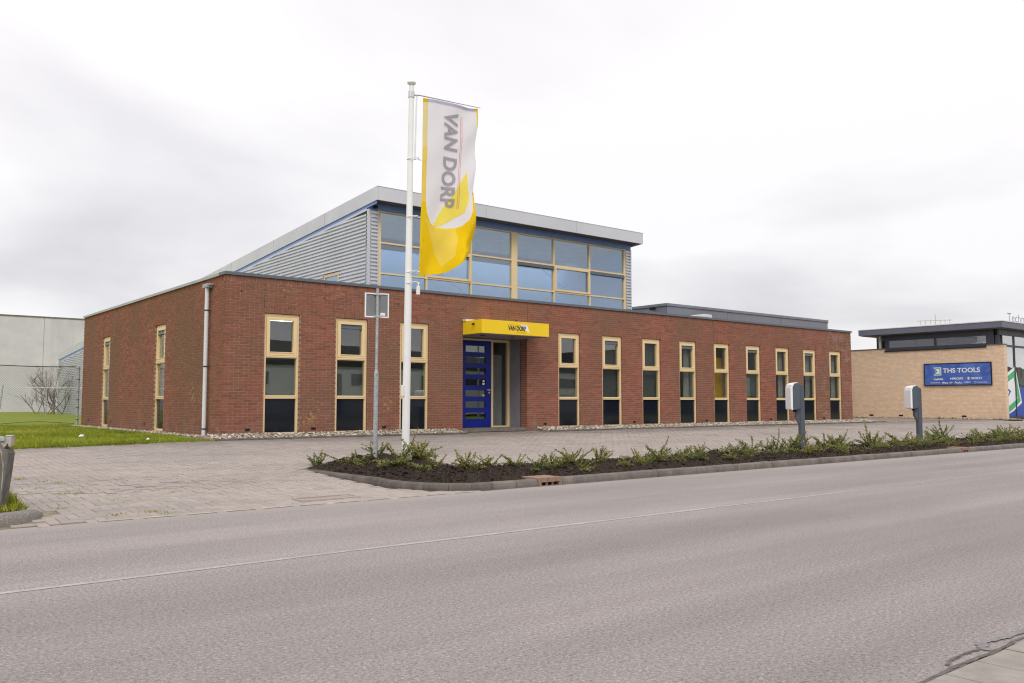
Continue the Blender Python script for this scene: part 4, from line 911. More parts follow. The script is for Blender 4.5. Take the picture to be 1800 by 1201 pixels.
def opensash(x0, x1):
    m = MB(); s = 0.065; z0, z1 = 4.64, 5.51
    m.box((x0, y0-0.03, z0), (x0+s, y0+0.03, z1)); m.box((x1-s, y0-0.03, z0), (x1, y0+0.03, z1)); m.box((x0+s, y0-0.03, z0), (x1-s, y0+0.03, z0+s)); m.box((x0+s, y0-0.03, z1-s), (x1-s, y0+0.03, z1)); m.build('sash', M_FRAME, gf, HO)
opensash(8.013, 9.682); opensash(13.348, 15.037)
for a, b in ((11.655, 13.29), (15.095, 16.845)): m = MB(); m.prism([(y0-0.05, 5.40), (y0+0.03, 5.40), (y0+0.03, 5.51), (y0-0.02, 5.51)], lambda p: (a, p[0], p[1]), lambda p: (b, p[0], p[1])); m.build('vent_hood', M_CHG, gf, HO)
# side window peeping over the parapet
m = MB(); m.box((HX0-0.03, 6.2, 4.74), (HX0+0.05, 7.25, 4.83)); m.box((HX0-0.03, 6.2, 3.4), (HX0+0.05, 6.28, 4.74)); m.box((HX0-0.03, 7.17, 3.4), (HX0+0.05, 7.25, 4.74)); sw = m.build('side_window', M_FRAME, hall, HO)
m = MB(); m.box((HX0+0.0, 6.281, 3.4), (HX0+0.012, 7.169, 4.739)); m.build('pane', M_GLASSH, sw, HO)
# inside: pale blue back wall, grey ceiling, bracing rods, pendant lamp
M_HBLUE = plain('pale_blue_wall', (0.42, 0.62, 0.86), 0.8, var=0.12, scale=0.4)
m = MB(); m.face([(HX0+0.1, 8.6, 2.5), (HX1-0.1, 8.6, 2.5), (HX1-0.1, 8.6, 6.2), (HX0+0.1, 8.6, 6.2)]); m.build('inner_wall', M_HBLUE, hall, HO)
m = MB(); m.face([(HX0+0.1, HY0+0.1, 3.3), (HX1-0.1, HY0+0.1, 3.3), (HX1-0.1, 8.6, 3.3), (HX0+0.1, 8.6, 3.3)]); m.build('inner_floor', M_CURT, hall, HO)
m = MB(); m.face([(HX0+0.1, HY0+0.1, 6.56), (HX0+0.1, 7.35, 6.35), (HX1-0.1, 7.35, 6.35), (HX1-0.1, HY0+0.1, 6.56)]); m.build('inner_ceiling', M_CURT, hall, HO)
m = MB(); m.face([(HX1-0.1, HY0+0.1, 3.3), (HX1-0.1, 8.6, 3.3), (HX1-0.1, 8.6, 6.22), (HX1-0.1, HY0+0.1, 6.55)]); m.build('inner_wall', M_HBLUE, hall, HO)
for a, b in ((6.4, 11.4), (11.4, 6.4), (11.7, 16.8), (16.8, 11.7)): m = MB(); m.tube([(a, HY0+0.5, 6.35), (b, HY0+0.5+0.02*(a > b), 3.4)], 0.012, 5); m.build('bracing_rod', M_GALV, hall, HO)
m = MB(); m.tube([(6.95, 5.6, 5.05), (6.95, 5.6, 5.28)], 0.05, 10); m.tube([(6.95, 5.6, 5.28), (6.95, 5.6, 6.4)], 0.008, 5); m.build('pendant_lamp', M_WHITE, hall, HO)

# ------------------------------------------------------------------ grey annex on the right behind the parapet
AX0, AX1, AY0, AY1, AZ = 21.16, 33.5, 6.0, 18.0, 4.90
ann = thing('panel_annex', (AX0, AY0, 0), 'grey violet flat-roofed panel building behind the brick parapet', 'building')
AO = (AX0, AY0, 0)
m = MB(); m.box((AX0+0.03, AY0+0.03, -0.2), (AX1-0.03, AY1, AZ-0.1)); m.build('core', M_DARK, ann, AO)
ax = [AX0, 25.25, 29.4, AX1]
for a, b in zip(ax, ax[1:]): m = MB(); m.box((a+0.012, AY0, -0.2), (b-0.012, AY0+0.029, AZ-0.09)); m.build('wall_panel', M_ANNEX, ann, AO)
ay = [AY0+0.03, 9, 12, 15, AY1]
for a, b in zip(ay, ay[1:]): m = MB(); m.box((AX0, a+0.008, -0.2), (AX0+0.029, b-0.008, AZ-0.09)); m.build('wall_panel', M_ANNEX, ann, AO)
m = MB(); m.box((AX0-0.04, AY0-0.04, AZ-0.089), (AX1+0.04, AY1, AZ+0.02)); m.build('roof_edge', M_ANNEX, ann, AO)
m = MB(); m.box((AX1+0.001, AY0-0.01, 3.0), (AX1+0.05, AY0+0.1, AZ-0.09)); m.build('corner_trim', M_PVC, ann, AO)
m = MB(); m.tube([(AX0-0.001, 6.64, 4.73), (AX0-0.16, 6.64, 4.73)], 0.02, 6); m.box((AX0-0.26, 6.55, 4.66), (AX0-0.12, 6.75, 4.78)); m.build('floodlight', M_BLACK, ann, AO)
t = thing('roof_hatch', (22.1, 5.0, 3.25), 'low white roof hatch standing on the brick office roof', 'hatch')
m = MB(); m.prism([(-0.75, 0), (0.8, 0), (0.8, 1.2), (0.35, 1.21), (-0.70, 1.05)], lambda p: (p[0], 0, p[1]), lambda p: (p[0], 0.7, p[1])); m.build('hatch_cover', M_PVC, t, bevel=0.01); m = MB(); m.box((-0.80, -0.05, 0), (0.85, 0.75, 0.15)); m.build('upstand', M_DARK, t)

# ------------------------------------------------------------------ flagpole and flag
fpx, fpy, fpz = 1.03, -5.69, -0.205
fp = thing('flagpole', (fpx, fpy, fpz), 'tall white tapered flagpole standing in the planting bed', 'flagpole')
lean = Vector((0.062, 0, 6.54))
def pz(f): return lean*f
m = MB(); m.tube([pz(-0.05), pz(0.3), pz(0.6), pz(0.985)], [0.068, 0.064, 0.055, 0.042], 20); m.build('pole', M_WHITE, fp, smooth=False)
m = MB(); c = pz(0.985); m.tube([c, c+Vector((0, 0, 0.02)), c+Vector((0, 0, 0.035)), c+Vector((0, 0, 0.06)), c+Vector((0, 0, 0.085)), c+Vector((0, 0, 0.097))], [0.04, 0.045, 0.074, 0.078, 0.06, 0.015], 18); m.build('finial', M_WHITE, fp, smooth=True)
m = MB(); m.box((-0.09, -0.035, 1.03), (-0.06, 0.02, 1.22)); m.build('rope_cleat', M_WHITE, fp, bevel=0.006)
fd = Vector((math.cos(rad(8.7)), -math.sin(rad(8.7)), 0)); fn = Vector((fd.y, -fd.x, 0))
def ringat(z, r=0.105, off=0.05):
    b = MB(); c = pz(z/6.54)+fd*off; b.tube([c+Vector((math.cos(k*math.pi/9)*r, math.sin(k*math.pi/9)*r*0.9, 0.02*math.cos(k*math.pi/9))) for k in range(19)], 0.007, 5, caps=False)
    b.tube([c+fd*r, c+fd*(r+0.055)], 0.012, 5); b.build('guide_ring', M_WHITE, fp)
for z in (5.15, 4.13, 3.17, 2.98): ringat(z)
m = MB(); a = pz(6.28/6.54); m.tube([a, a+fd*0.16+Vector((0, 0, 0.02)), a+fd*1.36+Vector((0, 0, 0.0))], [0.016, 0.013, 0.008], 8); m.tube([a+Vector((0, 0, -0.05)), a+Vector((0, 0, 0.06))], 0.055, 12); m.build('swing_arm', M_ALU, fp)
m = MB(); m.tube([a+fd*0.10, pz(5.15/6.54)+fd*0.085], 0.012, 6); m.build('lift_rod', M_ALU, fp)
m = MB(); b0 = pz(2.98/6.54)+fd*0.185; m.tube([b0+Vector((0, 0, 0.02)), b0-Vector((0, 0, 0.05)), b0-Vector((0, 0, 0.06)), b0-Vector((0, 0, 0.2))], [0.01, 0.012, 0.036, 0.036], 10); m.build('counterweight', M_WHITE, fp)
# flag surface
FT = Vector((fpx, fpy, fpz))+pz(6.28/6.54)+fd*0.22+Vector((0, 0, -0.02)); FH = 3.17
def interp(v, pts):
    for (a, x), (b, y) in zip(pts, pts[1:]):
        if v <= b: f = (v-a)/(b-a); f = f*f*(3-2*f); return x+(y-x)*f
    return pts[-1][1]
WPROF = [(0, 1.10), (0.3, 1.07), (0.5, 0.99), (0.62, 0.97), (0.75, 0.99), (0.88, 0.92), (1.0, 0.80)]
def FS(u, v):
    u = max(0.0, u); wd = interp(v, WPROF); p = FT+fd*(u*wd)+Vector((-0.055*v, 0, -FH*v))
    lv = max(0, (v-0.6)/0.4)**2; lift = lv*(0.26*u**1.2+0.07*math.sin(u*8.0+0.6)*u+0.10*max(0, u-0.86)*5*(u-0.86))
    am = 0.02+0.16*v*u
    wv = 1.25*am*math.sin(u*5.6+v*3.6)+0.022*u*math.sin(u*13+v*21)+0.05*u*v*math.sin(v*13-u*6)+0.03*u*math.sin(u*16+v*9)*v+0.07*u*max(0, v-0.45)*math.sin(u*11-v*14)+0.012*math.sin(v*24+u*5)*(0.3+u)
    wv += 0.16*u*u*v*v
    curl = max(0, u-0.82)/0.18
    wv += -0.07*curl*curl*min(1, v*2.5)
    return p+fn*wv+Vector((0, 0, lift))
def flagn(u, v):
    e_ = 0.004; a_ = FS(u+e_, v)-FS(u-e_, v); b_ = FS(u, v+e_)-FS(u, v-e_); return a_.cross(b_).normalized()
def fpix(cx, cy):
    v = (cy-165)/930; u = 0.5
    for _ in range(12):
        xl = 190-25*v; xr = interp(v, [(0, 465), (0.3, 455), (0.5, 428), (0.62, 424), (0.75, 428), (0.88, 418), (1.0, 398)])
        u = (cx-xl)/(xr-xl); v = (cy-165-55*u*(1-v)+80*(max(0, u)**1.5)*max(0, (v-.55)/.45)**2)/930
    return min(1, max(0, u)), min(1, max(0, v))
flag = thing('banner_flag', tuple(FT), 'white and yellow vertical banner flag lettered VAN DORP on the pole', 'flag')
FO = tuple(FT)
# cloth split along the colour fields by clipping one fine grid
def grid(u0, u1, v0, v1, nu, nv, off=0.0):
    b = MB(); vid_ = {}
    for i in range(nu+1):
        for j in range(nv+1):
            u, v = u0+(u1-u0)*i/nu, v0+(v1-v0)*j/nv; b.v.append(tuple(FS(u, v)+(flagn(u, v)*off if off else Vector())))
    for i in range(nu):
        for j in range(nv): k = i*(nv+1)+j; b.f.append((k, k+nv+1, k+nv+2, k+1)); b.t.append(.5)
    return b
grid(0, 1, 0, 1, 48, 120).build('cloth', M_FW, flag, FO, smooth=True)
SGN = -1.0 if flagn(0.5, 0.5).dot(CAMP-FS(0.5, 0.5)) < 0 else 1.0
import bmesh
def flag_poly(uv, mat, name, layer):
    bm = bmesh.new(); vs_ = [bm.verts.new((u, v*3, 0)) for u, v in uv]; f = bm.faces.new(vs_); bm.normal_update(); bmesh.ops.triangulate(bm, faces=bm.faces[:])
    for k in range(1, 44):       # cut into thin strips so the print follows the folds
        for axis in (0, 1):
            co = (k/44, 0, 0) if axis == 0 else (0, k*3/44, 0); no = (1, 0, 0) if axis == 0 else (0, 1, 0)
            bmesh.ops.bisect_plane(bm, geom=bm.verts[:]+bm.edges[:]+bm.faces[:], plane_co=co, plane_no=no)
    for sgn in (1,):
        b = MB(); idx = {}
        for v in bm.verts:
            u, vv = v.co.x, v.co.y/3; idx[v] = len(b.v); b.v.append(tuple(FS(u, vv)+flagn(u, vv)*SGN*0.0025*layer))
        for f in bm.faces: b.f.append(tuple(idx[v] for v in f.verts)); b.t.append(.5)
        b.build(name, mat, flag, FO, smooth=True)
    bm.free()
P = lambda pts: [fpix(*p) for p in pts]
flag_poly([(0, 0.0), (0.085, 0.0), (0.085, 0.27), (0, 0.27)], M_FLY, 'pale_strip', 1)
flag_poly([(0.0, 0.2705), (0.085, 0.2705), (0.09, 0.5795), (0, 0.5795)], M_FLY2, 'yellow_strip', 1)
flag_poly([(0.0, 0.58), (0.09, 0.58), (0.12, 0.64), (0.2, 0.69), (0.32, 0.72), (0.45, 0.725), (0.62, 0.72), (0.78, 0.705), (0.88, 0.67), (0.94, 0.62), (0.965, 0.56), (0.97, 0.5), (1, 0.5), (1, 1), (0, 1)], M_FY, 'yellow_field', 1)
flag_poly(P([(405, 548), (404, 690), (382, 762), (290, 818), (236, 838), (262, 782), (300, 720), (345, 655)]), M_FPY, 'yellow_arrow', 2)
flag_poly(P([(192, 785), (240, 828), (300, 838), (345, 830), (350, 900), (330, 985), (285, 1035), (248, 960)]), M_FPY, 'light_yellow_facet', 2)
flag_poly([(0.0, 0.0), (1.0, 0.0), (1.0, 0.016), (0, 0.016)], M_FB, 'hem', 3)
flag_poly([(0.0, 0.0), (0.085, 0.0), (0.085, 0.018), (0, 0.018)], M_FY, 'corner_patch', 4); flag_poly([(0.95, 0.0), (1.0, 0.0), (1.0, 0.018), (0.95, 0.018)], M_FY, 'corner_patch', 4)
flag_poly([(0.975, 0.02), (1.0, 0.02), (1.0, 0.12), (0.985, 0.10)], M_FY, 'yellow_tip', 2)
for uu in (0.70, 0.725): flag_poly([(uu, 0.06), (uu+0.008, 0.06), (uu+0.03, 0.60), (uu+0.022, 0.60)], M_FR, 'red_line', 3)
tv, tf = text_faces('VAN DORP', bold=0.034)
bmx = bmesh.new(); vv_ = [bmx.verts.new((a, b, 0)) for a, b in tv]
for f in tf:
    try: bmx.faces.new([vv_[i] for i in f])
    except ValueError: pass
bmesh.ops.triangulate(bmx, faces=bmx.faces[:])
for k in range(1, 40): bmesh.ops.bisect_plane(bmx, geom=bmx.verts[:]+bmx.edges[:]+bmx.faces[:], plane_co=(k/40, 0, 0), plane_no=(1, 0, 0))
for k in range(1, 8): bmesh.ops.bisect_plane(bmx, geom=bmx.verts[:]+bmx.edges[:]+bmx.faces[:], plane_co=(0, k/8, 0), plane_no=(0, 1, 0))
b = MB(); idx = {}
for v in bmx.verts:
    vv = 0.050+v.co.x*0.545; uu = 0.365+0.035*v.co.x+v.co.y*0.285; idx[v] = len(b.v); b.v.append(tuple(FS(uu, vv)+flagn(uu, vv)*SGN*0.013))
for f in bmx.faces: b.f.append(tuple(idx[v] for v in f.verts)); b.t.append(.5)
b.build('lettering', M_FG, flag, FO); bmx.free()

# ------------------------------------------------------------------ road sign seen from behind
spx, spy = 0.385, -5.79; spz = -0.275
rs = thing('road_sign', (spx, spy, spz), 'galvanised sign post with the grey back of a square white-rimmed sign', 'road sign')
m = MB(); m.tube([(0, 0, -0.1), (0.01, 0, 1.47), (0.0115, 0, 1.54)], [0.038, 0.037, 0.024], 14); m.tube([(0.0115, 0, 1.54), (0.02, 0, 2.88)], [0.0238, 0.0238], 14); m.build('post', M_GALV, rs)
sa = rad(-14); sd = Vector((math.cos(sa), math.sin(sa), 0)); sn = Vector((math.sin(sa), -math.cos(sa), 0)); sc0 = Vector((0.02, 0, 2.60))-sn*0.045
def sbox(x0, x1, z0, z1, y0, y1, b):
    P_ = []
    for (x, y, z) in ((x0, y0, z0), (x1, y0, z0), (x1, y1, z0), (x0, y1, z0), (x0, y0, z1), (x1, y0, z1), (x1, y1, z1), (x0, y1, z1)): P_.append(tuple(sc0+sd*x+sn*y+Vector((0, 0, z))))
    i = len(b.v); b.v += P_
    for q in ((0, 3, 2, 1), (4, 5, 6, 7), (0, 1, 5, 4), (2, 3, 7, 6), (3, 0, 4, 7), (1, 2, 6, 5)): b.f.append(tuple(i+k for k in q)); b.t.append(.5)
SH = 0.205
m = MB(); sbox(-SH+0.016, SH-0.016, -SH+0.016, SH-0.016, -0.005, 0.005, m); m.build('sign_plate', M_SIGNB, rs)
m = MB()
for q in ((-SH, -SH+0.022, -SH, SH), (SH-0.022, SH, -SH, SH), (-SH+0.022, SH-0.022, -SH, -SH+0.022), (-SH+0.022, SH-0.022, SH-0.022, SH)): sbox(*q, -0.012, 0.02, m)
m.build('rim', M_WHITE, rs, bevel=0.006)
m = MB(); sbox(0.06, 0.14, -0.165, -0.12, 0.0055, 0.007, m); m.build('sticker', M_SWHT, rs)
for z in (0.183, -0.183): m = MB(); sbox(-0.06, 0.06, z-0.012, z+0.012, 0.021, 0.032, m); sbox(-0.03, 0.03, z-0.012, z+0.012, 0.032, 0.075, m); m.build('clamp', M_ALU, rs)

# ------------------------------------------------------------------ charging posts
def charger(x, y, label):
    z = -0.35; a = math.atan2(0.61, -0.79)
    t = thing('charging_post', (x, y, z), label, 'charging post', 'charging posts in the planting bed', rz=a)   # local +x = front of the unit
    m = MB(); m.box((-0.05, -0.075, 0), (0.05, 0.075, 1.40)); m.prism([(-0.05, 1.40), (0.05, 1.40), (0.05, 1.47), (-0.03, 1.44)], lambda p: (p[0], -0.075, p[1]), lambda p: (p[0], 0.075, p[1])); m.build('post', M_CHG, t, bevel=0.006)
    m = MB(); m.prism([(0.051, 0.62), (0.075, 0.62), (0.13, 0.74), (0.13, 0.90), (0.075, 1.44), (0.051, 1.44)], lambda p: (p[0], -0.06, p[1]), lambda p: (p[0], 0.06, p[1])); m.build('bracket', M_CHG, t, bevel=0.004)
    sd_ = [(0.076, 0.93), (0.20, 0.90), (0.235, 0.915), (0.235, 1.40), (0.20, 1.47), (0.12, 1.495), (0.076, 1.49)]
    m = MB(); m.prism(sd_, lambda p: (p[0], -0.165, p[1]), lambda p: (p[0], 0.165, p[1])); m.build('housing', M_CHG, t, bevel=0.012)
    fc = [(0.225, 0.93), (0.255, 0.905), (0.285, 0.93), (0.285, 1.38), (0.26, 1.455), (0.205, 1.487), (0.12, 1.505), (0.12, 1.497), (0.20, 1.473), (0.237, 1.40), (0.237, 0.935)]
    m = MB(); m.prism(fc, lambda p: (p[0], -0.172, p[1]), lambda p: (p[0], 0.172, p[1])); m.build('front_cover', M_CHGW, t, bevel=0.01)
    m = MB(); m.tube([(0.15, 0, 0.86), (0.15, 0, 0.91)], 0.03, 10); m.build('socket', M_BLACK, t)
    m = MB(); m.tube([(0.075, -0.0615, 0.78), (0.075, -0.066, 0.78)], 0.008, 8); m.build('bolt', M_ALU, t)
charger(9.98, -7.50, 'nearer grey charging post with white front cover, left of the two')
charger(15.42, -7.42, 'farther grey charging post with white front cover, in front of the yellow brick wall')

# ------------------------------------------------------------------ shrubs in the bed
def shrub_proto(seed):
    rr = random.Random(seed); st_ = MB(); lf = MB(); ns = rr.randint(20, 28)
    for s in range(ns):
        az = rr.uniform(0, 6.28); ln = rr.uniform(0.14, 0.36)*(1.35 if rr.random() < .14 else 1); up = rr.uniform(0.35, 1.3); p = Vector((rr.uniform(-.05, .05), rr.uniform(-.05, .05), 0)); d = Vector((math.cos(az), math.sin(az), up)).normalized(); pts = [p.copy()]; k = 8
        for q in range(k):
            d = (d+Vector((rr.gauss(0, .10), rr.gauss(0, .10), rr.gauss(0.0, .08)-(0.05 if up < 0.8 else 0)))).normalized(); p = p+d*ln/k; pts.append(p.copy())
        st_.tube(pts, [0.0035]*4+[0.0022]*(k-3), 3, caps=False)
        nl = int(ln*190)
        for q in range(nl):
            f = 0.1+0.9*(q+rr.random())/nl; i = min(k-1, int(f*k)); c = pts[i].lerp(pts[i+1], f*k-i); dd = (pts[i+1]-pts[i]).normalized()
            side = Vector((rr.gauss(0, 1), rr.gauss(0, 1), rr.gauss(0.2, .7))).normalized(); ax_ = (side+dd*0.7).normalized(); w_ = ax_.cross(Vector((rr.gauss(0, .5), rr.gauss(0, .5), 1))).normalized(); L_ = rr.uniform(.018, .036); W_ = L_*0.34
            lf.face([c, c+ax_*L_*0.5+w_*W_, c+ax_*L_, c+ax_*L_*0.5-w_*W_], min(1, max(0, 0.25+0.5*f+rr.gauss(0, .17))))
            if rr.random() < 0.10:
                tw = c+side*0.05; 
                for z_ in range(5): cc = c.lerp(tw, z_/5); a2 = Vector((rr.gauss(0, 1), rr.gauss(0, 1), rr.gauss(.4, .6))).normalized(); w2 = a2.cross(Vector((0, 0, 1))).normalized(); lf.face([cc, cc+a2*.012+w2*.006, cc+a2*.024, cc+a2*.012-w2*.006], min(1, max(0, rr.gauss(.6, .2))))
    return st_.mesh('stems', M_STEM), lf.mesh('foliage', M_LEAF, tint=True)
protos = [shrub_proto(s) for s in (1, 2, 3, 4, 5, 6, 7)]
ORD = ['first', 'second', 'third', 'fourth', 'fifth', 'sixth', 'seventh', 'eighth', 'ninth', 'tenth', 'eleventh', 'twelfth', 'thirteenth', 'fourteenth', 'fifteenth', 'sixteenth', 'seventeenth', 'eighteenth', 'nineteenth', 'twentieth']
def onum(n): return ORD[n-1] if n <= 20 else 'twenty-'+ORD[n-21] if n < 30 else 'thirtieth' if n == 30 else 'thirty-'+ORD[n-31]
R5 = random.Random(21)
def shrub(x, y, s, label, pi=None):
    a, b = protos[pi if pi is not None else R5.randrange(7)]
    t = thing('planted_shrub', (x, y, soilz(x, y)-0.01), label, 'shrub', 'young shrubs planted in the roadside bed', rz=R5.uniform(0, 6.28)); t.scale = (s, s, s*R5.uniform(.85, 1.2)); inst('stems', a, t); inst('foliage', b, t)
for x, y, s, l in ((-0.62, -5.75, 0.9, 'sprawling green shrub at the left tip of the planting bed'), (-0.25, -6.25, 1.15, 'bushy green shrub left of the sign post'), (0.15, -6.9, 1.2, 'tall green shrub right in front of the sign post'), (0.72, -5.35, 1.25, 'green shrub between the sign post and the flagpole'), (0.55, -7.25, 0.85, 'small low shrub in the bare soil right of the sign post'), (0.95, -6.25, 1.15, 'green shrub covering the foot of the flagpole'), (1.18, -5.95, 1.2, 'upright shrub just right of the flagpole'), (0.95, -7.6, 1.0, 'bright yellow-green shrub in front of the flagpole'), (1.5, -7.35, 0.9, 'thin shrub a little right of the flagpole')): shrub(x, y, s, l)
xs_ = []; x = 2.0; k = 0
while x < 23.0:
    if x < 9.6: ref, idx_ = 'from the flagpole towards the nearer charging post', k
    xs_.append(x); x += R5.uniform(0.34, 0.50) if x < 9.5 else R5.uniform(0.30, 0.42)
n1, n2, n3 = 0, 0, 0
for x in xs_:
    row = R5.choice((-7.35, -7.6, -7.9)) if (len(xs_)) else 0
    y = row+R5.uniform(-.1, .1)
    if abs(x-9.98) < 0.22 or abs(x-15.42) < 0.22: y = -8.0
    if x < 9.9: n1 += 1; l = onum(n1)+' low green shrub along the bed right of the flagpole'
    elif x < 15.4: n2 += 1; l = onum(n2)+' low green shrub along the bed right of the nearer charging post'
    else: n3 += 1; l = onum(n3)+' low green shrub along the bed right of the farther charging post'
    shrub(x, y, R5.choice((0.7, 0.85, 1.0, 1.15, 1.35))*R5.uniform(.92, 1.08), l)
# low second row close to the kerb
n4 = 0
for k in range(34):
    x = 1.6+k*0.54+R5.uniform(-.3, .3); n4 += 1; shrub(x, -8.25+R5.uniform(-.25, .2), R5.uniform(.5, .8), onum(n4)+' small shrub from the left close behind the kerb')

# ------------------------------------------------------------------ fence, bare bush, concrete hall (left background)
fe = thing('chain_link_fence', (0, 12.6, 0), 'sagging chain-link fence running left from the corner of the brick building', 'fence')
FOO = (0, 12.6, 0); Yf = 12.6
m = MB(); m.tube([(-0.12, Yf, -0.1), (-0.12, Yf, 1.90)], 0.042, 12); m.build('end_post', M_GALV, fe, FOO)
m = MB(); m.tube([(-2.38, Yf, -0.1), (-2.26, Yf, 1.25)], 0.02, 8); m.build('post', M_GALV, fe, FOO)
m = MB(); m.tube([(-9.2, Yf, -0.1), (-9.2, Yf, 1.92)], 0.03, 8); m.build('post', M_GALV, fe, FOO)
m = MB(); m.tube([(-9.2+k*0.25, Yf+0.004, 1.86+0.02*math.sin(k*.35)+(0.05 if k < 20 else 0.02)) for k in range(37)], 0.014, 5); m.build('top_wire', M_DARK, fe, FOO)
m = MB(); m.tube([(-9.2+k*0.5, Yf+0.03*math.sin(k*1.3), 0.06+0.05*math.sin(k*.9)) for k in range(19)], 0.008, 5); m.build('bottom_wire', M_DARK, fe, FOO)
for z in (0.15, 0.55, 0.8, 1.05, 1.45, 1.8): m = MB(); m.tube([(-0.12, Yf, z), (-0.12, Yf, z+0.02)], 0.05, 12); m.build('clamp', M_DARK, fe, FOO)
m = MB(); WIDTH, HT, PT = 9.1, 1.82, 0.075
def seg(p, q):
    a = Vector(p); b_ = Vector(q); d = (b_-a).normalized(); n_ = Vector((-d.z, 0, d.x))*0.0019; o_ = Vector((0, 0.0019, 0)); m.face([a-n_, b_-n_, b_+n_, a+n_]); m.face([a-o_, b_-o_, b_+o_, a+o_])
for k in range(int((WIDTH+HT)/PT)):
    c = k*PT
    for sg in (1, -1):
        x0, x1 = c-HT, c; z0, z1 = 0.0, HT
        lo = max(x0, 0); hi = min(x1, WIDTH)
        if lo >= hi: continue
        A, B = (lo-x0), (hi-x0)
        if sg == 1: seg((-0.15-lo, Yf+0.01, 0.05+A), (-0.15-hi, Yf+0.01, 0.05+B))
        else: seg((-0.15-lo, Yf-0.0, 0.05+HT-A), (-0.15-hi, Yf-0.0, 0.05+HT-B))
tag(m.build('wire_mesh', plain('fence_wire', (0.13, 0.135, 0.14), 0.6), fe, FOO), kind='stuff')
# second low fence line behind
t = thing('back_fence', (2.0, 30, 0), 'thin rail of a second low fence behind the chain-link fence', 'fence')
m = MB(); m.tube([(-10, 0, 1.45), (3.2, 0, 1.45)], 0.02, 6); m.build('rail', M_PVC, t)
for x in (-6.5, -3.2, 0.2): m = MB(); m.tube([(x, 0, -0.1), (x, 0, 1.43)], 0.022, 6); m.build('post', M_GALV, t)
# bare bush
bt = thing('bare_bush', (4.7, 43, -0.05), 'leafless twiggy bush in front of the concrete wall', 'bush')
R7 = random.Random(5); bb = MB(); tw = MB()
def grow(p, d, ln, r, depth):
    pts = [p.copy()]; n_ = 4
    for k in range(n_): d = (d+Vector((R7.gauss(0, .13), R7.gauss(0, .13), R7.gauss(0.05, .09)))).normalized(); p = p+d*ln/n_; pts.append(p.copy())
    (bb if depth < 2 else tw).tube(pts, [r*(1-0.4*k/n_) for k in range(n_+1)], 4 if depth < 2 else 3, caps=False)
    if depth < 4:
        for _ in range(R7.randint(2, 4)):
            q = pts[R7.randint(1, n_)]; nd = (d+Vector((R7.gauss(0, .55), R7.gauss(0, .55), R7.gauss(0.1, .35)))).normalized(); grow(q, nd, ln*R7.uniform(.5, .78), r*0.58, depth+1)
for k in range(11): a = R7.uniform(0, 6.28); grow(Vector((R7.uniform(-.9, .9), R7.uniform(-.4, .4), 0)), Vector((math.cos(a)*0.6-0.15, math.sin(a)*0.5, R7.uniform(.7, 1.2))).normalized(), R7.uniform(1.2, 1.8), 0.032, 0)
bb.build('trunk', M_TWIG, bt); tag(tw.build('crown', M_TWIG, bt), kind='stuff')
# concrete building
cb = thing('concrete_hall', (-30, 60, 0), 'pale grey precast concrete hall at the far left', 'building'); CBO = (-30, 60, 0)
jx = 7.43; xs3 = [jx-6.0*k for k in range(7, 0, -1)]+[jx, jx+6, jx+12, jx+18]
for a, b in zip(xs3, xs3[1:]): m = MB(); m.box((a+0.012, 60, -0.5), (b-0.012, 60.2, 7.58)); m.build('wall_panel', M_PANELC, cb, CBO)
m = MB(); m.box((xs3[0], 60.15, -0.5), (xs3[-1], 80, 7.5)); m.build('core', M_PILLAR, cb, CBO)
m = MB(); m.box((xs3[0], 59.95, 7.581), (xs3[-1], 80, 7.68)); m.build('roof_edge', M_KERB, cb, CBO)
# litter on the lawn
def litter(x, y, s, label):
    m = MB(); z = lz(x, y); rr = random.Random(int(x*100)); m.prism([(s*math.cos(k*1.05)*rr.uniform(.6, 1), s*0.6*math.sin(k*1.05)*rr.uniform(.6, 1)) for k in range(6)], lambda p: (p[0], p[1], 0), lambda p: (p[0]*0.6+0.01, p[1]*0.5, s*0.7)); o_ = m.build('litter', M_SWHT); o_.location = (x, y, z+0.02); tag(o_, label, 'litter')
litter(-2.33, 1.9, 0.065, 'crumpled white scrap lying on the lawn, left one'); litter(-1.46, 0.2, 0.045, 'small white scrap on the lawn near the paving')

# ------------------------------------------------------------------ yellow brick neighbour on the right
NX = 36.0; NYC = -1.42; NB = -0.07
nb = thing('shop_building', (NX, NYC, 0), 'yellow brick shop with slate flat roof and glazed front at right', 'building'); NO = (NX, NYC, 0)
m = MB(); m.box((NX, NYC, -0.4), (NX+0.3, 14, 3.33)); m.box((NX, 4.30, 3.33), (NX+0.3, 14, 3.44)); m.box((NX, NYC, 3.33), (NX+0.3, -0.66, 3.39)); wl = m.build('side_wall', M_YB, nb, NO)
m = MB(); m.box((NX-0.03, NYC-0.02, 3.391), (NX+0.33, -0.665, 3.44)); m.box((NX-0.03, 4.31, 3.441), (NX+0.33, 14, 3.49)); m.build('coping', M_KERB, wl, NO)
for vy in (5.13, 3.56, 0.47): m = MB(); m.box((NX-0.005, vy-0.11, 0.02), (NX+0.02, vy+0.11, 0.10)); m.build('air_brick', M_BLACK, wl, NO)
m = MB(); m.box((NX+0.02, -0.62, 3.34), (NX+0.12, 4.26, 3.50)); m.box((NX+0.02, -0.98, 3.86), (NX+0.12, 4.48, 4.16)); m.box((NX+0.02, 4.10, 3.50), (NX+0.12, 4.30, 3.86)); m.box((NX+0.02, -1.0, 3.445), (NX+0.12, -0.64, 3.86)); m.box((NX+0.03, 1.68, 3.50), (NX+0.11, 1.80, 3.86)); cw = m.build('clerestory_frame', M_NFRAME, nb, NO)
for a, b in ((-0.639, 1.679), (1.801, 4.099)): m = MB(); m.box((NX+0.06, a, 3.501), (NX+0.075, b, 3.859)); m.build('pane', M_GLASSN, cw, NO)
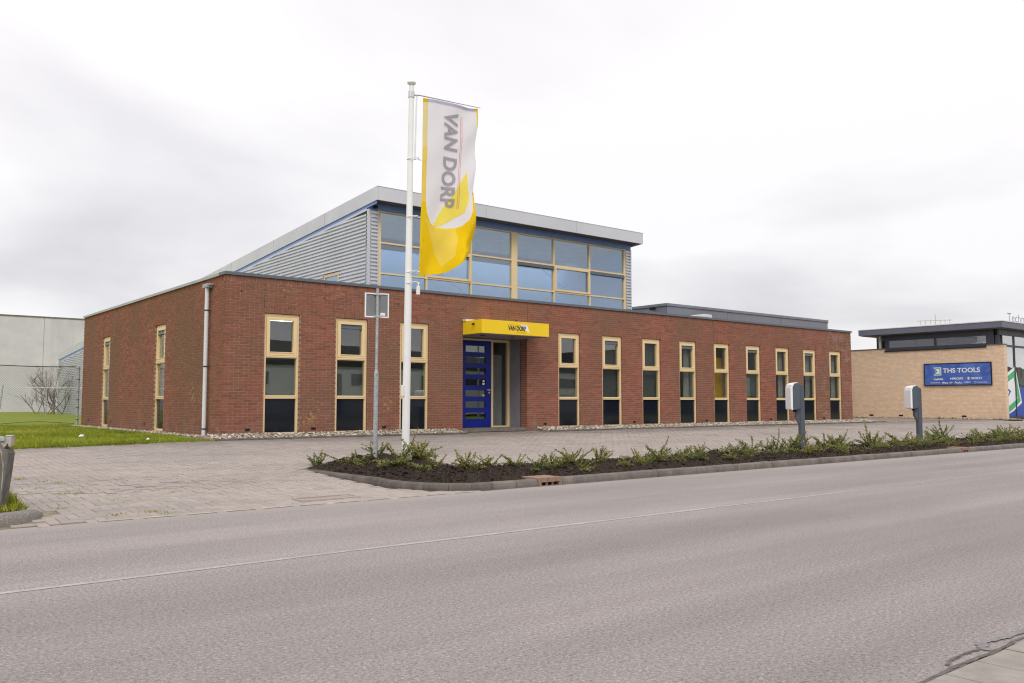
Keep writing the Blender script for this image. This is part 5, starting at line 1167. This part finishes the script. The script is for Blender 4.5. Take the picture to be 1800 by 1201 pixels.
m = MB(); m.box((NX-0.06, -0.66, 3.30), (NX+0.019, 4.32, 3.345)); m.build('sill', M_BLACK, cw, NO)
m = MB(); m.box((35.52, -1.58, 4.165), (60, 5.46, 4.45)); nr = m.build('roof', M_NROOF, nb, NO, bevel=0.01)
m = MB(); m.box((35.50, -1.60, 4.451), (60, 5.48, 4.49)); m.build('roof_trim', M_PVC, nr, NO)
m = MB(); m.box((35.62, -1.48, 4.14), (60, 5.36, 4.164)); m.build('soffit', M_KERB, nr, NO)
m = MB(); m.tube([(36.15, 4.62, 3.45), (36.15, 4.62, 4.14)], 0.07, 12); m.build('column', M_PVC, nb, NO)
m = MB(); m.box((36.3, 13.7, -0.4), (60, 14, 3.4)); m.box((59.7, -1.2, -0.4), (60, 13.7, 4.14)); m.box((38, 5.0, 3.3), (60, 5.3, 4.14)); m.box((36.3, 5.3, 3.25), (60, 13.7, 3.32)); m.build('rear_wall', M_YB, nb, NO)
m = MB(); m.face([(36.3, 4.9, -0.2), (60, 4.9, -0.2), (60, 4.9, 4.1), (36.3, 4.9, 4.1)]); m.build('inner_wall', M_CURT, nb, NO)
# glazed shop front facing the road
fyN = -1.20; m = MB(); cols = [36.30, 37.66, 39.1, 40.5, 42, 43.5, 45, 47, 49, 52, 56, 59.7]
for c in cols: m.box((c-0.03, fyN-0.05, -0.1), (c+0.03, fyN+0.05, 3.86))
for z in (0.0, 3.38): 
    for a, b in zip(cols, cols[1:]): m.box((a+0.03, fyN-0.045, z-0.05), (b-0.03, fyN+0.045, z+0.05))
m.box((36.0, fyN-0.04, 3.861), (59.7, fyN+0.06, 4.139)); m.box((NX+0.02, -1.19, 3.445), (36.27, -1.05, 3.86))
sf = m.build('shopfront_frame', M_NFRAME, nb, NO)
for a, b in zip(cols, cols[1:]):
    for z0, z1 in ((0.051, 3.329), (3.431, 3.859)): m = MB(); m.box((a+0.031, fyN-0.006, z0), (b-0.031, fyN+0.006, z1)); m.build('pane', M_GLASSN, sf, NO)
def wpoly(pts, mat, name, off): m = MB(); m.face([(x, fyN-0.008-off, z) for x, z in pts]); m.build(name, mat, sf, NO)
wpoly([(36.34, 0.06), (39.06, 0.06), (39.06, 1.45), (36.34, 1.45)], M_SDKB, 'blue_film', 0)
wpoly([(36.34, 0.06), (37.3, 0.30), (38.35, 0.70), (38.25, 1.0), (37.72, 2.45), (36.34, 1.92)], M_SWHT, 'white_film', 0.002)
wpoly([(36.40, 0.10), (37.3, 0.40), (38.2, 0.78), (37.70, 2.28), (36.34, 1.78), (36.34, 1.52), (37.5, 1.90), (37.85, 0.90), (36.5, 0.42)], M_SGRN, 'green_film', 0.004)
wpoly([(36.34, 0.5), (36.55, 0.75), (37.15, 1.25), (36.60, 1.45), (36.75, 1.30), (36.95, 1.22), (36.6, 0.85), (36.34, 1.2)], M_SDKB, 'blue_chevron', 0.005)
# letters on the roof
t = thing('roof_letters', (37.6, -1.0, 4.49), 'pale free-standing roof letters reading Technische on the shop', 'letters')
text_mb('Technische', lambda a, b: (a*3.6, 0, 0.12+b*0.40)).build('lettering', plain('grey_letter', (0.24, 0.24, 0.28), 0.5), t)
m = MB(); m.box((0, 0.03, 0.06), (3.6, 0.06, 0.09)); m.box((0.1, 0.03, 0.0), (0.13, 0.06, 0.06)); m.box((3.4, 0.03, 0), (3.43, 0.06, 0.06)); m.build('rail', M_ALU, t)
# sign board on the side wall
sg = thing('sign_board', (NX-0.03, 0.7, 1.57), 'blue THS TOOLS sign board with brand names on the yellow brick wall', 'sign board'); 
Y0s, Y1s, Z0s, Z1s = 2.26, -0.83, 1.565, 2.585
def sgp(a, b, o=0): return (NX-0.062-o, Y0s+(Y1s-Y0s)*a, Z0s+(Z1s-Z0s)*b)
SO = (NX-0.03, 0.7, 1.57)
m = MB(); m.box((NX-0.06, Y1s, Z0s), (NX-0.002, Y0s, Z1s)); m.build('panel', M_SBLUE, sg, SO)
m = MB(); f_ = 0.035
m.box((NX-0.075, Y1s-f_, Z0s-f_), (NX-0.001, Y1s-0.001, Z1s+f_)); m.box((NX-0.075, Y0s+0.001, Z0s-f_), (NX-0.001, Y0s+f_, Z1s+f_)); m.box((NX-0.075, Y1s, Z0s-f_), (NX-0.001, Y0s, Z0s-0.001)); m.box((NX-0.075, Y1s, Z1s+0.001), (NX-0.001, Y0s, Z1s+f_)); m.build('frame', M_BLACK, sg, SO)
def stext(s, a0, a1, b0, b1, **k): text_mb(s, lambda a, b: sgp(a0+(a1-a0)*a, b0+(b1-b0)*b, 0.004), **k).build('lettering', M_SWHT, sg, SO)
def spoly(pts, mat, name, o=0.002): m = MB(); m.face([sgp(a, b, o) for a, b in pts]); m.build(name, mat, sg, SO)
spoly([(0.14, 0.46), (0.262, 0.46), (0.262, 0.84), (0.14, 0.84), (0.175, 0.65)], M_SWHT, 'emblem_ground')
spoly([(0.165, 0.49), (0.25, 0.49), (0.25, 0.81), (0.165, 0.81), (0.18, 0.765), (0.235, 0.765), (0.235, 0.535), (0.18, 0.535)], M_SGRN, 'emblem_bracket', 0.003)
spoly([(0.148, 0.50), (0.16, 0.50), (0.20, 0.65), (0.16, 0.80), (0.148, 0.80), (0.182, 0.65)], M_SDKB, 'emblem_chevron', 0.003)
stext('THS TOOLS', 0.29, 0.845, 0.57, 0.79, bold=0.02); stext('makita', 0.14, 0.29, 0.235, 0.335, bold=0.03, shear=0.2); stext('HiKOKI', 0.39, 0.595, 0.245, 0.345, bold=0.03, shear=0.3); stext('BOSCH', 0.72, 0.865, 0.245, 0.345, bold=0.03)
stext('Husqvarna', 0.09, 0.235, 0.07, 0.14, bold=0.02); stext('Wera', 0.265, 0.365, 0.06, 0.145, bold=0.03); stext('SW', 0.385, 0.435, 0.065, 0.145, bold=0.03, shear=0.2); stext('Phoebus', 0.46, 0.575, 0.055, 0.155, shear=0.3, bold=0.01); stext('CARAT', 0.61, 0.705, 0.075, 0.15, bold=0.01); stext('STAHLWILLE', 0.79, 0.945, 0.07, 0.13)
def disc(ca, cb_, r, nm, o=0.003):
    for rr_, mt, oo in ((r, M_SWHT, o), (r*0.78, M_SDKB, o+0.001)):
        m = MB(); m.face([sgp(ca+rr_*0.33*math.cos(k*.4488), cb_+rr_*math.sin(k*.4488), oo) for k in range(14)]); m.build(nm, mt, sg, SO)
disc(0.675, 0.295, 0.07, 'round_emblem'); disc(0.768, 0.10, 0.05, 'round_emblem')
spoly([(0.668, 0.25), (0.682, 0.25), (0.682, 0.34), (0.668, 0.34)], M_SWHT, 'emblem_bar', 0.0055)
spoly([(0.865, 0.42), (0.90, 0.40), (0.95, 0.70), (0.90, 0.86), (0.86, 0.74)], M_SPALE, 'figure_print', 0.001)
pebbles('shop_pebbles', M_PEBB, lambda: (NX-0.05-0.75*R.random(), R.uniform(-2.0, 9), NB+0.0+0.04*R.random(), R.uniform(.03, .08)), 'brown pebble strip along the yellow brick wall', 1500)
m = MB(); m.box((NX-0.85, -2.1, -0.4), (NX+0.0, 9, NB)); tag(m.build('gravel_bed', M_SOIL), kind='structure', label='gravel bed at the foot of the yellow brick wall')
# antenna frame far behind
t = thing('roof_antenna', (86, 25, 0), 'faint rusty antenna rack above the slate roof', 'antenna')
M_ANT = plain('weathered_antenna', (0.62, 0.55, 0.52), 0.8)
m = MB(); m.tube([(0, 0, 4), (0, 0, 10.1)], 0.05, 6); m.build('mast', M_ANT, t); m = MB(); m.tube([(-4, 0, 9.15), (4, 0, 9.75)], 0.04, 6); m.build('boom', M_ANT, t)
for k in range(-3, 4): m = MB(); m.tube([(k*1.1, 0, 9.45+k*0.08-0.45), (k*1.1, 0, 9.45+k*0.08+0.1)], 0.03, 5); m.build('element', M_ANT, t)
# dry hedge in front of the shop
t = thing('dry_hedge', (38.5, -2.35, NB), 'low brown dry hedge in front of the shop window', 'hedge')
lf = MB(); stm = MB(); R8 = random.Random(8)
for _ in range(2600): 
    c = Vector((R8.uniform(-1.9, 3.5), R8.gauss(0, .16), R8.uniform(0.02, .32)+0.06*R8.random())); a = Vector((R8.gauss(0, 1), R8.gauss(0, 1), R8.gauss(.3, .8))).normalized(); b = a.cross(Vector((R8.gauss(0, 1), 0, 1))).normalized(); lf.face([c, c+a*.025+b*.014, c+a*.05, c+a*.025-b*.014], R8.random())
for _ in range(120): x = R8.uniform(-1.9, 3.5); stm.tube([(x, 0, 0), (x+R8.gauss(0, .1), R8.gauss(0, .1), R8.uniform(.2, .38))], 0.006, 3, caps=False)
lf.build('foliage', M_DRYL, t, tint=True); stm.build('stems', M_STEM, t)

# ------------------------------------------------------------------ hall across the street, behind the camera, as the windows mirror it
ob = thing('opposite_hall', (0, -48, ZR), 'pale corrugated hall across the street, mirrored in the windows', 'building'); 
m = MB(); 
for k in range(0, 90): m.box((-40+k*1.1, -0.12 if k % 2 else -0.0, 0), (-38.9+k*1.1, 0.0 if k % 2 else -0.15, 4.6), skip='ud')
m.build('wall', M_CLAD, ob); m = MB(); m.prism([(-41, 4.6), (60, 4.6), (60, 5.0), (8, 6.6), (-41, 5.0)], lambda p: (p[0], 0.1, p[1]), lambda p: (p[0], -20, p[1])); m.build('roof', M_ANNEX, ob)

for k, dx in enumerate((-24, -12, 2, 13, 24, 36, 47)):
    m = MB(); m.box((dx, 0.02, 0.0), (dx+4.0, 0.10, 3.6)); m.build('roller_door', M_DARK if k % 3 else M_ANNEX, ob)
    m = MB(); m.box((dx+5.0, 0.02, 2.6), (dx+8.5, 0.09, 3.6)); m.build('strip_window', M_NAVY, ob)
m = MB(); m.box((-41, 0.001, 4.2), (60, 0.18, 4.62)); m.build('roof_edge', M_DARK, ob)
for k, (tx, ty) in enumerate(((9.5, -30), (31, -31), (52, -30))):
    t = thing('street_lamp', (tx, ty, ZR-0.1), ('first', 'second', 'third')[k]+' grey street lamp across the street, seen only as a mirror image in the windows', 'street lamp', 'street lamps across the street')
    m = MB(); m.tube([(0, 0, 0), (0, 0, 1.2), (0, 0, 7.0), (0.1, 0.4, 7.4), (0.15, 1.0, 7.5)], [0.09, 0.08, 0.05, 0.045, 0.04], 10); m.build('pole', M_GALV, t); m = MB(); m.box((0.05, 0.95, 7.42), (0.25, 1.6, 7.55)); m.build('lamp_head', M_ALU, t)

ow = thing('opposite_warehouse', (62, -47, ZR), 'tall dark grey warehouse far along the street opposite, mirrored in the right-hand windows', 'building')
for k in range(16): m = MB(); m.box((k*8.0+0.02, 0, 0), (k*8.0+7.98, 0.2, 8.6 if k < 9 else 7.2)); m.build('wall_panel', (M_ANNEX, M_PILLAR, M_ANNEX, M_KERB)[k % 4], ow)
for k in range(0, 16, 2): m = MB(); m.box((k*8.0+1.5, 0.201, 0), (k*8.0+5.5, 0.26, 4.2)); m.build('roller_door', M_PVC if k % 4 else M_DARK, ow)
m = MB(); m.box((0, -25, 0), (128, -0.01, 7.0)); m.build('core', M_DARK, ow)
